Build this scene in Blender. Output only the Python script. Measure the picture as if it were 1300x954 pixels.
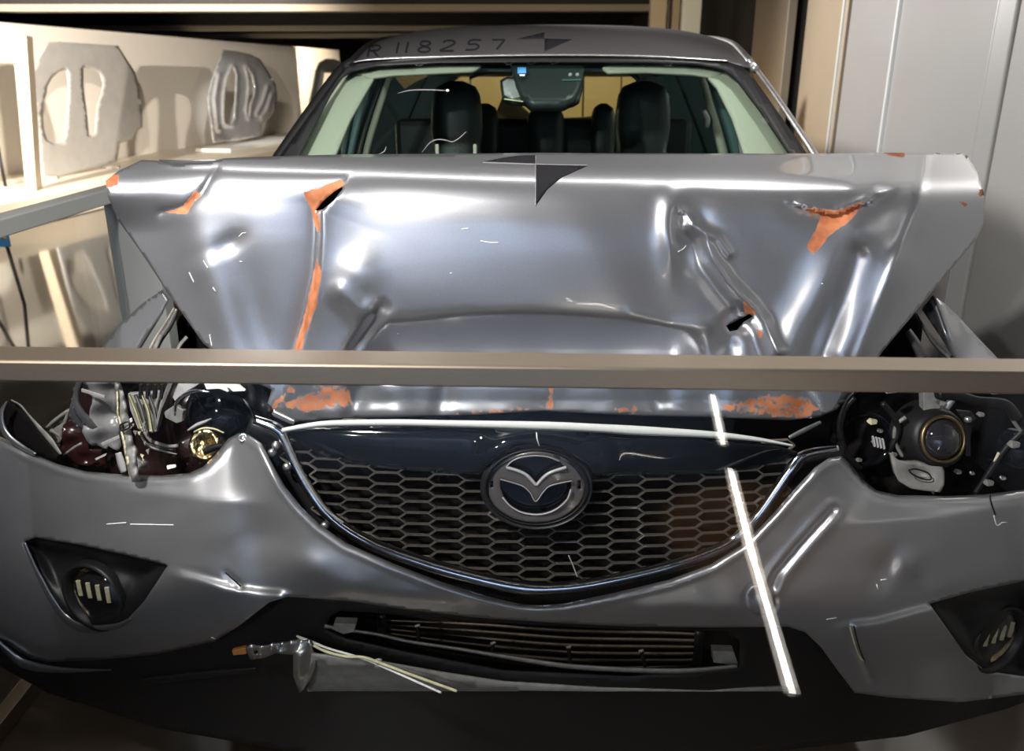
import bpy, bmesh, math, random
import numpy as np
from mathutils import Vector
from mathutils.geometry import delaunay_2d_cdt

for o in list(bpy.data.objects):
    bpy.data.objects.remove(o)
S = bpy.context.scene
COL = S.collection

# ------------------------------------------------------------------ camera
PITCH = math.radians(18.3)
EYE = np.array([0.0, 0.0, 1.54])
cam = bpy.data.cameras.new('camera')
cam.sensor_width = 36.0
cam.lens = 28.0
cam.shift_y = -45.0 / 1300.0
cam.clip_start = 0.02
cam.clip_end = 100
cam.dof.use_dof = True
cam.dof.focus_distance = 1.5
cam.dof.aperture_fstop = 5.0
camo = bpy.data.objects.new('camera', cam)
camo.location = EYE
camo.rotation_euler = (math.radians(90) - PITCH, 0, 0)
COL.objects.link(camo)
S.camera = camo

# ------------------------------------------------------------------ world, exposure
w = bpy.data.worlds.new('world')
w.use_nodes = True
w.node_tree.nodes['Background'].inputs[0].default_value = (0.55, 0.6, 0.7, 1)
w.node_tree.nodes['Background'].inputs[1].default_value = 0.02
S.world = w
S.view_settings.view_transform = 'Standard'
S.view_settings.look = 'None'
S.view_settings.exposure = 0.55
S.view_settings.gamma = 1.0
S.view_settings.use_curve_mapping = False


def aim(o, tgt):
    d = Vector(tgt) - o.location
    o.rotation_euler = d.to_track_quat('-Z', 'Y').to_euler()


def spot(loc, tgt, power, color, angle, blend=0.4, size=0.04):
    l = bpy.data.lights.new('gallery_or_fill_spot', 'SPOT')
    l.energy = power
    l.color = color
    l.spot_size = math.radians(angle)
    l.spot_blend = blend
    l.shadow_soft_size = size
    o = bpy.data.objects.new('gallery_or_fill_spot', l)
    o.location = loc
    aim(o, tgt)
    COL.objects.link(o)
    return o


def area(loc, tgt, power, color, sx, sy):
    l = bpy.data.lights.new('fill_softlight', 'AREA')
    l.energy = power
    l.color = color
    l.shape = 'RECTANGLE'
    l.size = sx
    l.size_y = sy
    o = bpy.data.objects.new('fill_softlight', l)
    o.location = loc
    aim(o, tgt)
    COL.objects.link(o)
    return o


WARM = (1.0, 0.89, 0.75)
NEUT = (1.0, 0.96, 0.92)
COOL = (0.86, 0.92, 1.0)
# key spotlight above the front of the car, left of centre, on the crumpled bonnet
spot((-0.88, 0.30, 2.5), (-0.05, 1.5, 1.25), 205, NEUT, 84, 0.8, 0.07)
# spot from the front left: lights the right wall past the car
spot((-1.75, -1.9, 2.45), (1.0, 2.1, 1.35), 130, NEUT, 62, 0.7, 0.05)
# spot washing the metal panels at the right
spot((-0.4, 4.2, 2.5), (1.75, 3.8, 1.7), 230, NEUT, 95, 0.7, 0.10)
spot((-3.9, 11.4, 2.5), (-5.0, 15.6, 0.95), 420, NEUT, 24, 0.5, 0.03)  # added to brighten the stamped body side
# hard spot raking the display wall at the far left, then two added fills
spot((-5.2, 4.2, 2.45), (-5.75, 12.0, 1.0), 4200, WARM, 60, 0.4, 0.03)
spot((-3.0, 6.0, 2.5), (-5.6, 13.5, 0.9), 900, WARM, 70, 0.6, 0.05)  # added fill to lift the display wall
spot((-3.2, 3.8, 2.5), (-3.8, 7.0, 0.0), 90, WARM, 90, 0.6, 0.08)  # added to light the floor in front of the deck
# warm pool on the floor behind the photographer
spot((0.95, -0.65, 2.5), (0.82, -0.65, 0.0), 620, (1.0, 0.70, 0.38), 19, 0.3, 0.05)
# lamps behind the car, on the far columns and partition
spot((0.4, 5.6, 2.35), (0.5, 8.0, 1.3), 160, (1.0, 0.80, 0.52), 90, 0.5, 0.05)
# added spot to brighten the cabin and the left barrier rail
spot((0.9, 2.2, 2.55), (-0.9, 2.2, 1.1), 35, NEUT, 100, 0.5, 0.05)
# long softlight added over the windscreen to brighten the rail top
area((0.1, 2.40, 2.57), (0.05, 0.7, 1.25), 8, NEUT, 2.6, 0.12)
# cool fill added on the unseen hall wall for chrome and bumper reflections
area((-0.8, -4.6, 2.55), (-0.6, -6.0, 1.1), 190, (0.52, 0.70, 1.0), 4.5, 0.5)
# warm glow in the recess of the display wall
spot((-3.6, 20.6, 2.5), (-5.3, 22.4, 1.4), 500, (1.0, 0.80, 0.55), 70, 0.6, 0.05)


# ------------------------------------------------------------------ projection helpers
def ray(px, py):
    px = np.asarray(px, float)
    py = np.asarray(py, float)
    u = (px - 650.0) / 1011.1
    v = (432.0 - py) / 1011.1
    c, s = math.cos(PITCH), math.sin(PITCH)
    return u, c + v * s, v * c - s


def at(px, py, Y):
    """point seen along a pixel at the world depth Y"""
    dx, dy, dz = ray(px, py)
    t = np.asarray(Y, float) / dy
    return np.stack([dx * t, dy * t, EYE[2] + dz * t], -1)


def at_z(px, py, Z):
    dx, dy, dz = ray(px, py)
    t = (Z - EYE[2]) / dz
    return np.stack([dx * t, dy * t, EYE[2] + dz * t], -1)


def at_x(px, py, X):
    dx, dy, dz = ray(px, py)
    t = X / dx
    return np.stack([dx * t, dy * t, EYE[2] + dz * t], -1)


def plane_depth(p, n):
    p = np.asarray(p, float) - EYE
    n = np.asarray(n, float)
    k = float(p @ n)

    def f(x, y):
        dx, dy, dz = ray(x, y)
        t = k / (dx * n[0] + dy * n[1] + dz * n[2])
        return dy * t
    return f


def surf_depth(fn, y0=1.3, it=10):
    """depth function for a world surface y = fn(x, z)"""
    def f(x, y):
        Y = np.full(np.shape(np.asarray(x, float)), y0)
        for _ in range(it):
            p = at(x, y, Y)
            Y = 0.5 * Y + 0.5 * fn(p[..., 0], p[..., 2])
        return Y
    return f


def cub(x, xs, ys):
    xs = np.asarray(xs, float)
    ys = np.asarray(ys, float)
    x = np.clip(np.asarray(x, float), xs[0], xs[-1])
    m = np.gradient(ys, xs)
    i = np.clip(np.searchsorted(xs, x, side='right') - 1, 0, len(xs) - 2)
    h = xs[i + 1] - xs[i]
    t = (x - xs[i]) / h
    return ((2*t**3 - 3*t**2 + 1) * ys[i] + (t**3 - 2*t**2 + t) * h * m[i]
            + (-2*t**3 + 3*t**2) * ys[i+1] + (t**3 - t**2) * h * m[i+1])


def sstep(a, b, x):
    t = np.clip((np.asarray(x, float) - a) / (b - a), 0, 1)
    return t * t * (3 - 2 * t)


def softplus(x, k):
    x = np.asarray(x, float)
    return k * np.logaddexp(0, x / k)


def gauss(x, y, cx, cy, rx, ry, rot=0.0):
    c, s = math.cos(math.radians(rot)), math.sin(math.radians(rot))
    a = ((x - cx) * c + (y - cy) * s) / rx
    b = (-(x - cx) * s + (y - cy) * c) / ry
    return np.exp(-(a * a + b * b))


def segs(pts, closed=False):
    p = np.asarray(pts, float)
    return (p, np.roll(p, -1, 0)) if closed else (p[:-1], p[1:])


def pdist(x, y, pts, closed=False):
    """distance to a polyline, sign (+ = right of travel) and parameter 0..1"""
    a, b = segs(pts, closed)
    x = np.asarray(x, float)
    y = np.asarray(y, float)
    best = np.full(x.shape, 1e9)
    side = np.zeros(x.shape)
    par = np.zeros(x.shape)
    n = len(a)
    for i in range(n):
        d = b[i] - a[i]
        L = max(d @ d, 1e-9)
        t = np.clip(((x - a[i, 0]) * d[0] + (y - a[i, 1]) * d[1]) / L, 0, 1)
        ex = x - a[i, 0] - t * d[0]
        ey = y - a[i, 1] - t * d[1]
        dd = np.hypot(ex, ey)
        m = dd < best
        best = np.where(m, dd, best)
        side = np.where(m, np.sign(d[0] * ey - d[1] * ex), side)
        par = np.where(m, (i + t) / n, par)
    return best, side, par


def inside(x, y, poly):
    x = np.asarray(x, float)
    y = np.asarray(y, float)
    r = np.zeros(x.shape, bool)
    a, b = segs(poly, True)
    for (x1, y1), (x2, y2) in zip(a, b):
        if y1 == y2:
            continue
        c = ((y1 > y) != (y2 > y)) & (x < (x2 - x1) * (y - y1) / (y2 - y1) + x1)
        r ^= c
    return r


def spline(pts, step=4.0, closed=False, sharp=False):
    """resample a control polygon, Catmull-Rom unless sharp"""
    p = np.asarray(pts, float)
    n = len(p)
    out = []
    rng = n if closed else n - 1
    for i in range(rng):
        p1, p2 = p[i], p[(i + 1) % n]
        p0 = p[(i - 1) % n] if (closed or i > 0) else p1
        p3 = p[(i + 2) % n] if (closed or i < n - 2) else p2
        k = max(1, int(round(np.hypot(*(p2 - p1)[:2]) / step)))
        for j in range(k):
            t = j / k
            if sharp:
                out.append(p1 + (p2 - p1) * t)
            else:
                out.append(0.5 * ((2*p1) + (-p0+p2)*t + (2*p0-5*p1+4*p2-p3)*t*t
                                  + (-p0+3*p1-3*p2+p3)*t**3))
    if not closed:
        out.append(p[-1])
    return np.array(out)


def wob(x, y, s, seed=0):
    """cheap smooth noise -1..1"""
    r = random.Random(seed)
    v = 0
    for _ in range(6):
        a = r.uniform(0, 6.28)
        f = r.uniform(.6, 1.7) / s
        v = v + np.sin((x * math.cos(a) + y * math.sin(a)) * f * 6.28 + r.uniform(0, 6.28))
    return v / 3.2


# ------------------------------------------------------------------ object helpers
def link(name, me, mat=None, parent=None, smooth=True, kind=None):
    if mat is not None and len(me.materials) == 0:
        me.materials.append(mat)
    o = bpy.data.objects.new(name, me)
    COL.objects.link(o)
    if parent is not None:
        o.parent = parent
        if parent.type == 'EMPTY':
            o.matrix_parent_inverse = parent.matrix_basis.inverted()
    if smooth:
        me.polygons.foreach_set('use_smooth', [True] * len(me.polygons))
    if kind:
        o['kind'] = kind
    return o


def tag(o, label, cat, group=None):
    o['label'] = label
    o['category'] = cat
    if group:
        o['group'] = group
    return o


def thing(name, label, cat, loc, group=None):
    o = bpy.data.objects.new(name, None)
    o.empty_display_size = 0.1
    o.location = loc
    COL.objects.link(o)
    return tag(o, label, cat, group)


def solid(o, t, off=-1):
    m = o.modifiers.new('solidify', 'SOLIDIFY')
    m.thickness = t
    m.offset = off
    return o


def mesh(verts, faces):
    me = bpy.data.meshes.new('m')
    me.from_pydata([tuple(v) for v in verts], [], [tuple(f) for f in faces])
    me.update()
    return me


def sheet(name, mat, parent, outline, depth, holes=(), step=6, thick=0.003,
          smooth_outline=False, attr=None, to_world=None, smooth=True, sharp_edges=True):
    """surface inside an outline lifted to its own depth, with real thickness"""
    ol = spline(outline, step, True, not smooth_outline)
    hs = [spline(h, step, True, not smooth_outline) for h in holes]
    x0, y0 = ol.min(0)
    x1, y1 = ol.max(0)
    gx = np.arange(x0, x1 + step, step)
    gy = np.arange(y0, y1 + step, step * 0.87)
    X, Y = np.meshgrid(gx, gy)
    X[1::2] += step * 0.5
    X, Y = X.ravel(), Y.ravel()
    k = inside(X, Y, ol)
    for h in hs:
        k &= ~inside(X, Y, h)
    X, Y = X[k], Y[k]
    k = np.ones(X.shape, bool)
    for lp in [ol] + hs:
        d, _, _ = pdist(X, Y, lp, True)
        k &= d > step * 0.55
    X, Y = X[k], Y[k]
    pts, edges = [], []
    for lp in [ol] + hs:
        b = len(pts)
        pts += [Vector((float(q[0]), float(q[1]))) for q in lp]
        n = len(lp)
        edges += [(b + i, b + (i + 1) % n) for i in range(n)]
    pts += [Vector((float(a), float(b))) for a, b in zip(X, Y)]
    v, e, f, *_ = delaunay_2d_cdt(pts, edges, [], 0, 1e-4)
    v = np.array([(q[0], q[1]) for q in v])
    f = np.array([t for t in f if len(t) == 3])
    c = v[f].mean(1)
    k = inside(c[:, 0], c[:, 1], ol)
    for h in hs:
        k &= ~inside(c[:, 0], c[:, 1], h)
    f = f[k]
    # image y runs down: flip so that normals face the viewer
    a = v[f]
    ar = (a[:, 1, 0]-a[:, 0, 0])*(a[:, 2, 1]-a[:, 0, 1]) - (a[:, 1, 1]-a[:, 0, 1])*(a[:, 2, 0]-a[:, 0, 0])
    f = np.where((ar > 0)[:, None], f[:, ::-1], f)
    D = depth(v[:, 0], v[:, 1]) if callable(depth) else np.full(len(v), float(depth))
    P = to_world(v[:, 0], v[:, 1]) if to_world else at(v[:, 0], v[:, 1], D)
    me = mesh(P, f)
    if attr:
        for an, fn in attr.items():
            at_ = me.attributes.new(an, 'FLOAT', 'POINT')
            at_.data.foreach_set('value', np.asarray(fn(v[:, 0], v[:, 1]), np.float32))
    o = link(name, me, mat, parent, smooth)
    if thick:
        solid(o, thick)
    return o


def ribbon(name, mat, parent, pts, width, depth, bulge=0.004, n=6, step=4, thick=0.003, closed=False, sharp=False):
    """strip following a line, bowed towards the viewer; depth = number, list per point or function"""
    p = np.asarray(pts, float)
    if isinstance(depth, (list, tuple)):
        q = np.column_stack([p[:, :2], depth])
    else:
        q = p[:, :2]
    if isinstance(width, (list, tuple)):
        q = np.column_stack([q, width])
    c = spline(q, step, closed, sharp)
    xy = c[:, :2]
    W = c[:, -1] if isinstance(width, (list, tuple)) else np.full(len(c), float(width))
    if closed:
        tg = np.roll(xy, -1, 0) - np.roll(xy, 1, 0)
    else:
        tg = np.gradient(xy, axis=0)
    tg /= np.maximum(np.hypot(tg[:, 0], tg[:, 1])[:, None], 1e-9)
    nr = np.stack([-tg[:, 1], tg[:, 0]], 1)
    V = []
    for j in range(n + 1):
        s = -1 + 2 * j / n
        P = xy + nr * (s * W / 2)[:, None]
        if callable(depth):
            D = depth(P[:, 0], P[:, 1])
        elif isinstance(depth, (list, tuple)):
            D = c[:, 2]
        else:
            D = np.full(len(c), float(depth))
        D = D - bulge * (1 - s * s)
        V.append(at(P[:, 0], P[:, 1], D))
    m = len(c)
    F = []
    for j in range(n):
        for i in range(m if closed else m - 1):
            i2 = (i + 1) % m
            F.append((j*m + i, j*m + i2, (j+1)*m + i2, (j+1)*m + i))
    me = mesh(np.concatenate(V), F)
    o = link(name, me, mat, parent)
    # make sure the front looks at the viewer
    nrm = sum((np.array(pl.normal) for pl in me.polygons), np.zeros(3))
    if nrm[1] > 0:
        me.flip_normals()
    if thick:
        solid(o, thick)
    return o


def tube_mesh(P, r, k=8, caps=True):
    P = np.asarray(P, float)
    n = len(P)
    R = np.full(n, float(r)) if np.isscalar(r) else np.asarray(r, float)
    T = np.gradient(P, axis=0)
    T /= np.linalg.norm(T, axis=1)[:, None]
    V, F = [], []
    up = np.array([0.13, 0.31, 0.94])
    for i in range(n):
        a = np.cross(T[i], up)
        a /= np.linalg.norm(a)
        b = np.cross(T[i], a)
        for j in range(k):
            t = 2 * math.pi * j / k
            V.append(P[i] + R[i] * (a * math.cos(t) + b * math.sin(t)))
    for i in range(n - 1):
        for j in range(k):
            F.append((i*k + j, i*k + (j+1) % k, (i+1)*k + (j+1) % k, (i+1)*k + j))
    if caps:
        F.append(tuple(range(k))[::-1])
        F.append(tuple((n-1)*k + j for j in range(k)))
    me = mesh(V, F)
    return me


def tube(name, mat, parent, pts, r, step=5, k=8, sharp=False):
    """pts (px, py, Y)"""
    c = spline(np.asarray(pts, float), step, False, sharp)
    me = tube_mesh(at(c[:, 0], c[:, 1], c[:, 2]), r, k)
    o = link(name, me, mat, parent)
    bm = bmesh.new(); bm.from_mesh(me); bmesh.ops.recalc_face_normals(bm, faces=bm.faces); bm.to_mesh(me); bm.free()
    return o


def tube3(name, mat, parent, P, r, k=10):
    me = tube_mesh(P, r, k)
    bm = bmesh.new(); bm.from_mesh(me); bmesh.ops.recalc_face_normals(bm, faces=bm.faces); bm.to_mesh(me); bm.free()
    return link(name, me, mat, parent)


def bevel(o, wdt, seg=2):
    m = o.modifiers.new('bevel', 'BEVEL')
    m.width = wdt
    m.segments = seg
    m.limit_method = 'ANGLE'
    return o


def plate(name, mat, parent, pts, thick=0.006, bev=0.0015):
    """angular broken piece: pts (px, py, Y), given a thickness away from the viewer"""
    p = np.asarray(pts, float)
    a = at(p[:, 0], p[:, 1], p[:, 2])
    b = a + np.array([0, thick, 0])
    n = len(p)
    bm = bmesh.new()
    va = [bm.verts.new(q) for q in a]
    vb = [bm.verts.new(q) for q in b]
    bm.faces.new(va)
    bm.faces.new(vb[::-1])
    for i in range(n):
        bm.faces.new((va[i], vb[i], vb[(i+1) % n], va[(i+1) % n]))
    bmesh.ops.triangulate(bm, faces=[f for f in bm.faces if len(f.verts) > 4])
    bmesh.ops.recalc_face_normals(bm, faces=bm.faces)
    me = bpy.data.meshes.new('m')
    bm.to_mesh(me)
    bm.free()
    o = link(name, me, mat, parent, smooth=False)
    if bev:
        bevel(o, bev, 2)
    return o


def hexa(name, mat, parent, corners, bev=0.0, kind=None, smooth=False):
    """box from 8 corners: 4 of the near face, 4 of the far face"""
    F = [(0, 1, 2, 3), (7, 6, 5, 4), (0, 4, 5, 1), (1, 5, 6, 2), (2, 6, 7, 3), (3, 7, 4, 0)]
    me = mesh(corners, F)
    bm = bmesh.new(); bm.from_mesh(me); bmesh.ops.recalc_face_normals(bm, faces=bm.faces); bm.to_mesh(me); bm.free()
    o = link(name, me, mat, parent, smooth, kind)
    if bev:
        bevel(o, bev, 2)
    return o


def box(name, mat, parent, lo, hi, bev=0.0, kind=None):
    (x0, y0, z0), (x1, y1, z1) = lo, hi
    c = [(x0, y0, z0), (x1, y0, z0), (x1, y0, z1), (x0, y0, z1),
         (x0, y1, z0), (x1, y1, z0), (x1, y1, z1), (x0, y1, z1)]
    return hexa(name, mat, parent, c, bev, kind)


def grid(name, mat, parent, P, thick=0.0, kind=None, flip=False):
    """P: array (rows, cols, 3)"""
    r, c, _ = P.shape
    F = []
    for i in range(r - 1):
        for j in range(c - 1):
            q = (i*c + j, i*c + j + 1, (i+1)*c + j + 1, (i+1)*c + j)
            F.append(q[::-1] if flip else q)
    o = link(name, mesh(P.reshape(-1, 3), F), mat, parent, True, kind)
    if thick:
        solid(o, thick)
    return o


def lathe(name, mat, parent, centre, axis, prof, k=40):
    """prof: (radius, distance along axis)"""
    ax = np.asarray(axis, float)
    ax /= np.linalg.norm(ax)
    a = np.cross(ax, [0, 0, 1.0])
    a /= np.linalg.norm(a)
    b = np.cross(ax, a)
    V, F = [], []
    for (r, h) in prof:
        for j in range(k):
            t = 2 * math.pi * j / k
            V.append(np.asarray(centre) + ax * h + max(r, 1e-4) * (a * math.cos(t) + b * math.sin(t)))
    n = len(prof)
    for i in range(n - 1):
        for j in range(k):
            F.append((i*k + j, i*k + (j+1) % k, (i+1)*k + (j+1) % k, (i+1)*k + j))
    me = mesh(V, F)
    bm = bmesh.new(); bm.from_mesh(me); bmesh.ops.recalc_face_normals(bm, faces=bm.faces); bm.to_mesh(me); bm.free()
    return link(name, me, mat, parent)


# ------------------------------------------------------------------ materials
def mat(name, color, rough=0.5, metal=0.0, coat=0.0, coat_rough=0.05, noise=0.0, nscale=20.0,
        bump=0.0, bscale=60.0, spec=0.5, stretch=None, trans=0.0, emis=None, estr=0.0):
    m = bpy.data.materials.new(name)
    m.use_nodes = True
    nt = m.node_tree
    b = nt.nodes['Principled BSDF']
    b.inputs['Base Color'].default_value = (*color, 1)
    b.inputs['Roughness'].default_value = rough
    b.inputs['Metallic'].default_value = metal
    b.inputs['Coat Weight'].default_value = coat
    b.inputs['Coat Roughness'].default_value = coat_rough
    b.inputs['Specular IOR Level'].default_value = spec
    b.inputs['Transmission Weight'].default_value = trans
    if emis:
        b.inputs['Emission Color'].default_value = (*emis, 1)
        b.inputs['Emission Strength'].default_value = estr
    if noise or bump:
        tc = nt.nodes.new('ShaderNodeTexCoord')
        mp = nt.nodes.new('ShaderNodeMapping')
        nt.links.new(tc.outputs['Object'], mp.inputs[0])
        if stretch:
            mp.inputs['Scale'].default_value = stretch
        if noise:
            nz = nt.nodes.new('ShaderNodeTexNoise')
            nz.inputs['Scale'].default_value = nscale
            nz.inputs['Detail'].default_value = 4
            nt.links.new(mp.outputs[0], nz.inputs['Vector'])
            rp = nt.nodes.new('ShaderNodeMapRange')
            rp.inputs[1].default_value = 0.3
            rp.inputs[2].default_value = 0.7
            rp.inputs[3].default_value = 1 - noise
            rp.inputs[4].default_value = 1 + noise
            nt.links.new(nz.outputs[0], rp.inputs[0])
            mx = nt.nodes.new('ShaderNodeVectorMath')
            mx.operation = 'SCALE'
            mx.inputs[0].default_value = color
            nt.links.new(rp.outputs[0], mx.inputs['Scale'])
            nt.links.new(mx.outputs[0], b.inputs['Base Color'])
        if bump:
            n2 = nt.nodes.new('ShaderNodeTexNoise')
            n2.inputs['Scale'].default_value = bscale
            n2.inputs['Detail'].default_value = 3
            nt.links.new(mp.outputs[0], n2.inputs['Vector'])
            bp = nt.nodes.new('ShaderNodeBump')
            bp.inputs['Strength'].default_value = bump
            bp.inputs['Distance'].default_value = 0.01
            nt.links.new(n2.outputs[0], bp.inputs['Height'])
            nt.links.new(bp.outputs[0], b.inputs['Normal'])
    return m


def paint(name, color, rust=False, rough=.32, metal=.84):
    """metallic car paint with clear coat; bared orange primer where the 'rust' attribute says so"""
    m = mat(name, color, rough, metal, 0.8, 0.04, noise=0.10, nscale=900.0)
    nt = m.node_tree
    b = nt.nodes['Principled BSDF']
    if rust:
        src = b.inputs['Base Color'].links[0].from_socket
        a = nt.nodes.new('ShaderNodeAttribute')
        a.attribute_name = 'rust'
        nz = nt.nodes.new('ShaderNodeTexNoise')
        nz.inputs['Scale'].default_value = 70
        nz.inputs['Detail'].default_value = 6
        nz.inputs['Roughness'].default_value = 0.65
        tc = nt.nodes.new('ShaderNodeTexCoord')
        nt.links.new(tc.outputs['Object'], nz.inputs['Vector'])
        ad = nt.nodes.new('ShaderNodeMath'); ad.operation = 'ADD'
        nt.links.new(a.outputs['Fac'], ad.inputs[0])
        nt.links.new(nz.outputs[0], ad.inputs[1])
        mr = nt.nodes.new('ShaderNodeMapRange')
        mr.inputs[1].default_value = 1.04
        mr.inputs[2].default_value = 1.12
        nt.links.new(ad.outputs[0], mr.inputs[0])
        n3 = nt.nodes.new('ShaderNodeTexNoise')
        n3.inputs['Scale'].default_value = 35
        nt.links.new(tc.outputs['Object'], n3.inputs['Vector'])
        cr = nt.nodes.new('ShaderNodeValToRGB')
        cr.color_ramp.elements[0].position = 0.35
        cr.color_ramp.elements[0].color = (0.30, 0.085, 0.03, 1)
        cr.color_ramp.elements[1].position = 0.65
        cr.color_ramp.elements[1].color = (0.52, 0.19, 0.08, 1)
        nt.links.new(n3.outputs[0], cr.inputs[0])
        mx = nt.nodes.new('ShaderNodeMix'); mx.data_type = 'RGBA'
        nt.links.new(mr.outputs[0], mx.inputs['Factor'])
        nt.links.new(src, mx.inputs[6])
        nt.links.new(cr.outputs[0], mx.inputs[7])
        nt.links.new(mx.outputs[2], b.inputs['Base Color'])
        for sock, v0, v1 in (('Metallic', metal, 0), ('Roughness', rough, .75), ('Coat Weight', .8, 0)):
            q = nt.nodes.new('ShaderNodeMapRange')
            q.inputs[3].default_value = v0
            q.inputs[4].default_value = v1
            nt.links.new(mr.outputs[0], q.inputs[0])
            nt.links.new(q.outputs[0], b.inputs[sock])
    return m


def glass_mat(name, tint, ior=1.5, rough=0.0):
    """thin pane: clear with Fresnel reflection"""
    m = bpy.data.materials.new(name)
    m.use_nodes = True
    nt = m.node_tree
    nt.nodes.remove(nt.nodes['Principled BSDF'])
    out = nt.nodes['Material Output']
    tr = nt.nodes.new('ShaderNodeBsdfTransparent')
    tr.inputs[0].default_value = (*tint, 1)
    gl = nt.nodes.new('ShaderNodeBsdfGlossy')
    gl.inputs['Roughness'].default_value = rough
    fr = nt.nodes.new('ShaderNodeFresnel')
    ge = nt.nodes.new('ShaderNodeNewGeometry')
    mr = nt.nodes.new('ShaderNodeMapRange')
    mr.inputs[3].default_value = ior
    mr.inputs[4].default_value = 1 / ior          # leaving the pane: same reflectance as entering
    nt.links.new(ge.outputs['Backfacing'], mr.inputs[0])
    nt.links.new(mr.outputs[0], fr.inputs['IOR'])
    mx = nt.nodes.new('ShaderNodeMixShader')
    nt.links.new(fr.outputs[0], mx.inputs[0])
    nt.links.new(tr.outputs[0], mx.inputs[1])
    nt.links.new(gl.outputs[0], mx.inputs[2])
    nt.links.new(mx.outputs[0], out.inputs[0])
    return m


M = dict(
    paint=paint('silver_paint', (0.40, 0.41, 0.44)),
    bumper=paint('bumper_paint', (0.40, 0.40, 0.42), False, .34, .76),
    bonnet=paint('bonnet_paint', (0.46, 0.47, 0.50), True),
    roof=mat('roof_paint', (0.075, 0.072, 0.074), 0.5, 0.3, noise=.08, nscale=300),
    gloss=mat('black_gloss', (0.004, 0.005, 0.007), 0.06, spec=.4),
    black=mat('black_plastic', (0.009, 0.009, 0.010), 0.45, spec=.3, bump=0.05, bscale=300),
    dark=mat('dark_cavity', (0.006, 0.005, 0.005), 0.7, spec=.05),  # near black also stands in for shade inside the car's cavities
    redblack=mat('dark_red_housing', (0.014, 0.006, 0.006), 0.25, 0, 0.4),
    chrome=mat('chrome', (0.78, 0.80, 0.84), 0.08, 1.0),
    steel=mat('bare_steel', (0.50, 0.50, 0.50), 0.32, 0.9, noise=.15, nscale=40),
    alu=mat('rail_aluminium', (0.42, 0.35, 0.27), 0.40, 1.0, noise=.05, nscale=30, stretch=(1, 40, 40)),
    whitemetal=mat('white_painted_metal', (0.62, 0.64, 0.62), 0.4),
    greyplastic=mat('grey_plastic', (0.19, 0.185, 0.18), 0.45, noise=.2, nscale=50),
    palegrey=mat('pale_grey_plastic', (0.33, 0.32, 0.33), 0.3, noise=.12, nscale=25),
    yellowed=mat('yellowed_plastic', (0.55, 0.52, 0.33), 0.4, noise=.2, nscale=60),
    gold=mat('golden_reflector', (0.60, 0.46, 0.24), 0.15, 1.0, bump=.5, bscale=90),
    cream=mat('cream_trim', (0.37, 0.37, 0.30), 0.7),
    seat=mat('black_leather', (0.012, 0.018, 0.019), 0.45, bump=.1, bscale=120),
    greentrim=mat('dark_green_trim', (0.05, 0.10, 0.10), 0.5),
    windscreen=glass_mat('windscreen_glass', (0.80, 0.90, 0.85), 1.35),
    pane=glass_mat('barrier_glass', (0.975, 0.985, 0.98), 1.5),
    clearlens=glass_mat('clear_lens', (0.80, 0.80, 0.82), 1.6, 0.05),
    marker=mat('marker_black', (0.016, 0.016, 0.019), 0.8, spec=.05),
    white=mat('white_paint', (0.80, 0.80, 0.78), 0.5),
    blue=mat('blue_sticker', (0.05, 0.28, 0.62), 0.5),
    tan=mat('tan_board', (0.50, 0.34, 0.16), 0.6),
    lensgrey=mat('broken_lens_grey', (0.20, 0.195, 0.20), 0.22, 0, .3, noise=.2, nscale=25),
    led_soft=mat('glow_edge', (.6, .6, .6), 0.6, emis=(1.0, 0.93, 0.84), estr=2.2),
    rubber=mat('tyre_rubber', (0.015, 0.015, 0.015), 0.8),
    slat=mat('brown_condenser', (0.13, 0.10, 0.075), 0.45, 0.4, noise=.25, nscale=60),
    display=mat('display_wall_white', (0.84, 0.80, 0.74), 0.7),
    deck=mat('display_deck', (0.78, 0.70, 0.58), 0.4),
    sheetsteel=mat('pressed_sheet_steel', (0.56, 0.55, 0.54), 0.35, 0.35, noise=.06, nscale=6),
    pressed=mat('polished_pressing', (0.70, 0.70, 0.70), 0.16, 0.65),
    woodpost=mat('pale_wood_post', (0.50, 0.42, 0.32), 0.6, noise=.08, nscale=8, stretch=(8, 8, 1)),
    panel=mat('satin_wall_panel', (0.46, 0.46, 0.455), 0.33, 0.35, noise=.03, nscale=3),
    paneltan=mat('beige_wall_panel', (0.46, 0.38, 0.28), 0.4, 0.2, noise=.03, nscale=3),
    ceiling=mat('black_ceiling', (0.012, 0.011, 0.011), 0.7),
    beam=mat('tan_beam', (0.36, 0.31, 0.23), 0.6),
    hall=mat('hall_wall', (0.50, 0.50, 0.52), 0.7),
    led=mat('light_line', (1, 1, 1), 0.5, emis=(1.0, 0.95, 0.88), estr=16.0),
)


def floor_mat():
    m = mat('polished_floor', (0.075, 0.055, 0.040), 0.08, noise=.25, nscale=3, bump=.012, bscale=4, spec=1.0, coat=.15)
    return m


M['floor'] = floor_mat()

# ================================================================== the setting
def struct(name, material, P, thick=0.0):
    return grid(name, material, None, np.asarray(P, float), thick, 'structure')


struct('floor', M['floor'], [[(-9.5, -6, 0), (3, -6, 0)], [(-9.5, 29, 0), (3, 29, 0)]])
struct('ceiling', M['ceiling'], [[(-9.5, -6, 2.62), (-9.5, 29, 2.62)], [(3, -6, 2.62), (3, 29, 2.62)]])
box('wall_back', M['hall'], None, (-9.5, -6.1, 0), (3, -6, 2.62), kind='structure')
box('wall_far', M['ceiling'], None, (-9.5, 29, 0), (3, 29.1, 2.62), kind='structure')

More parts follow.
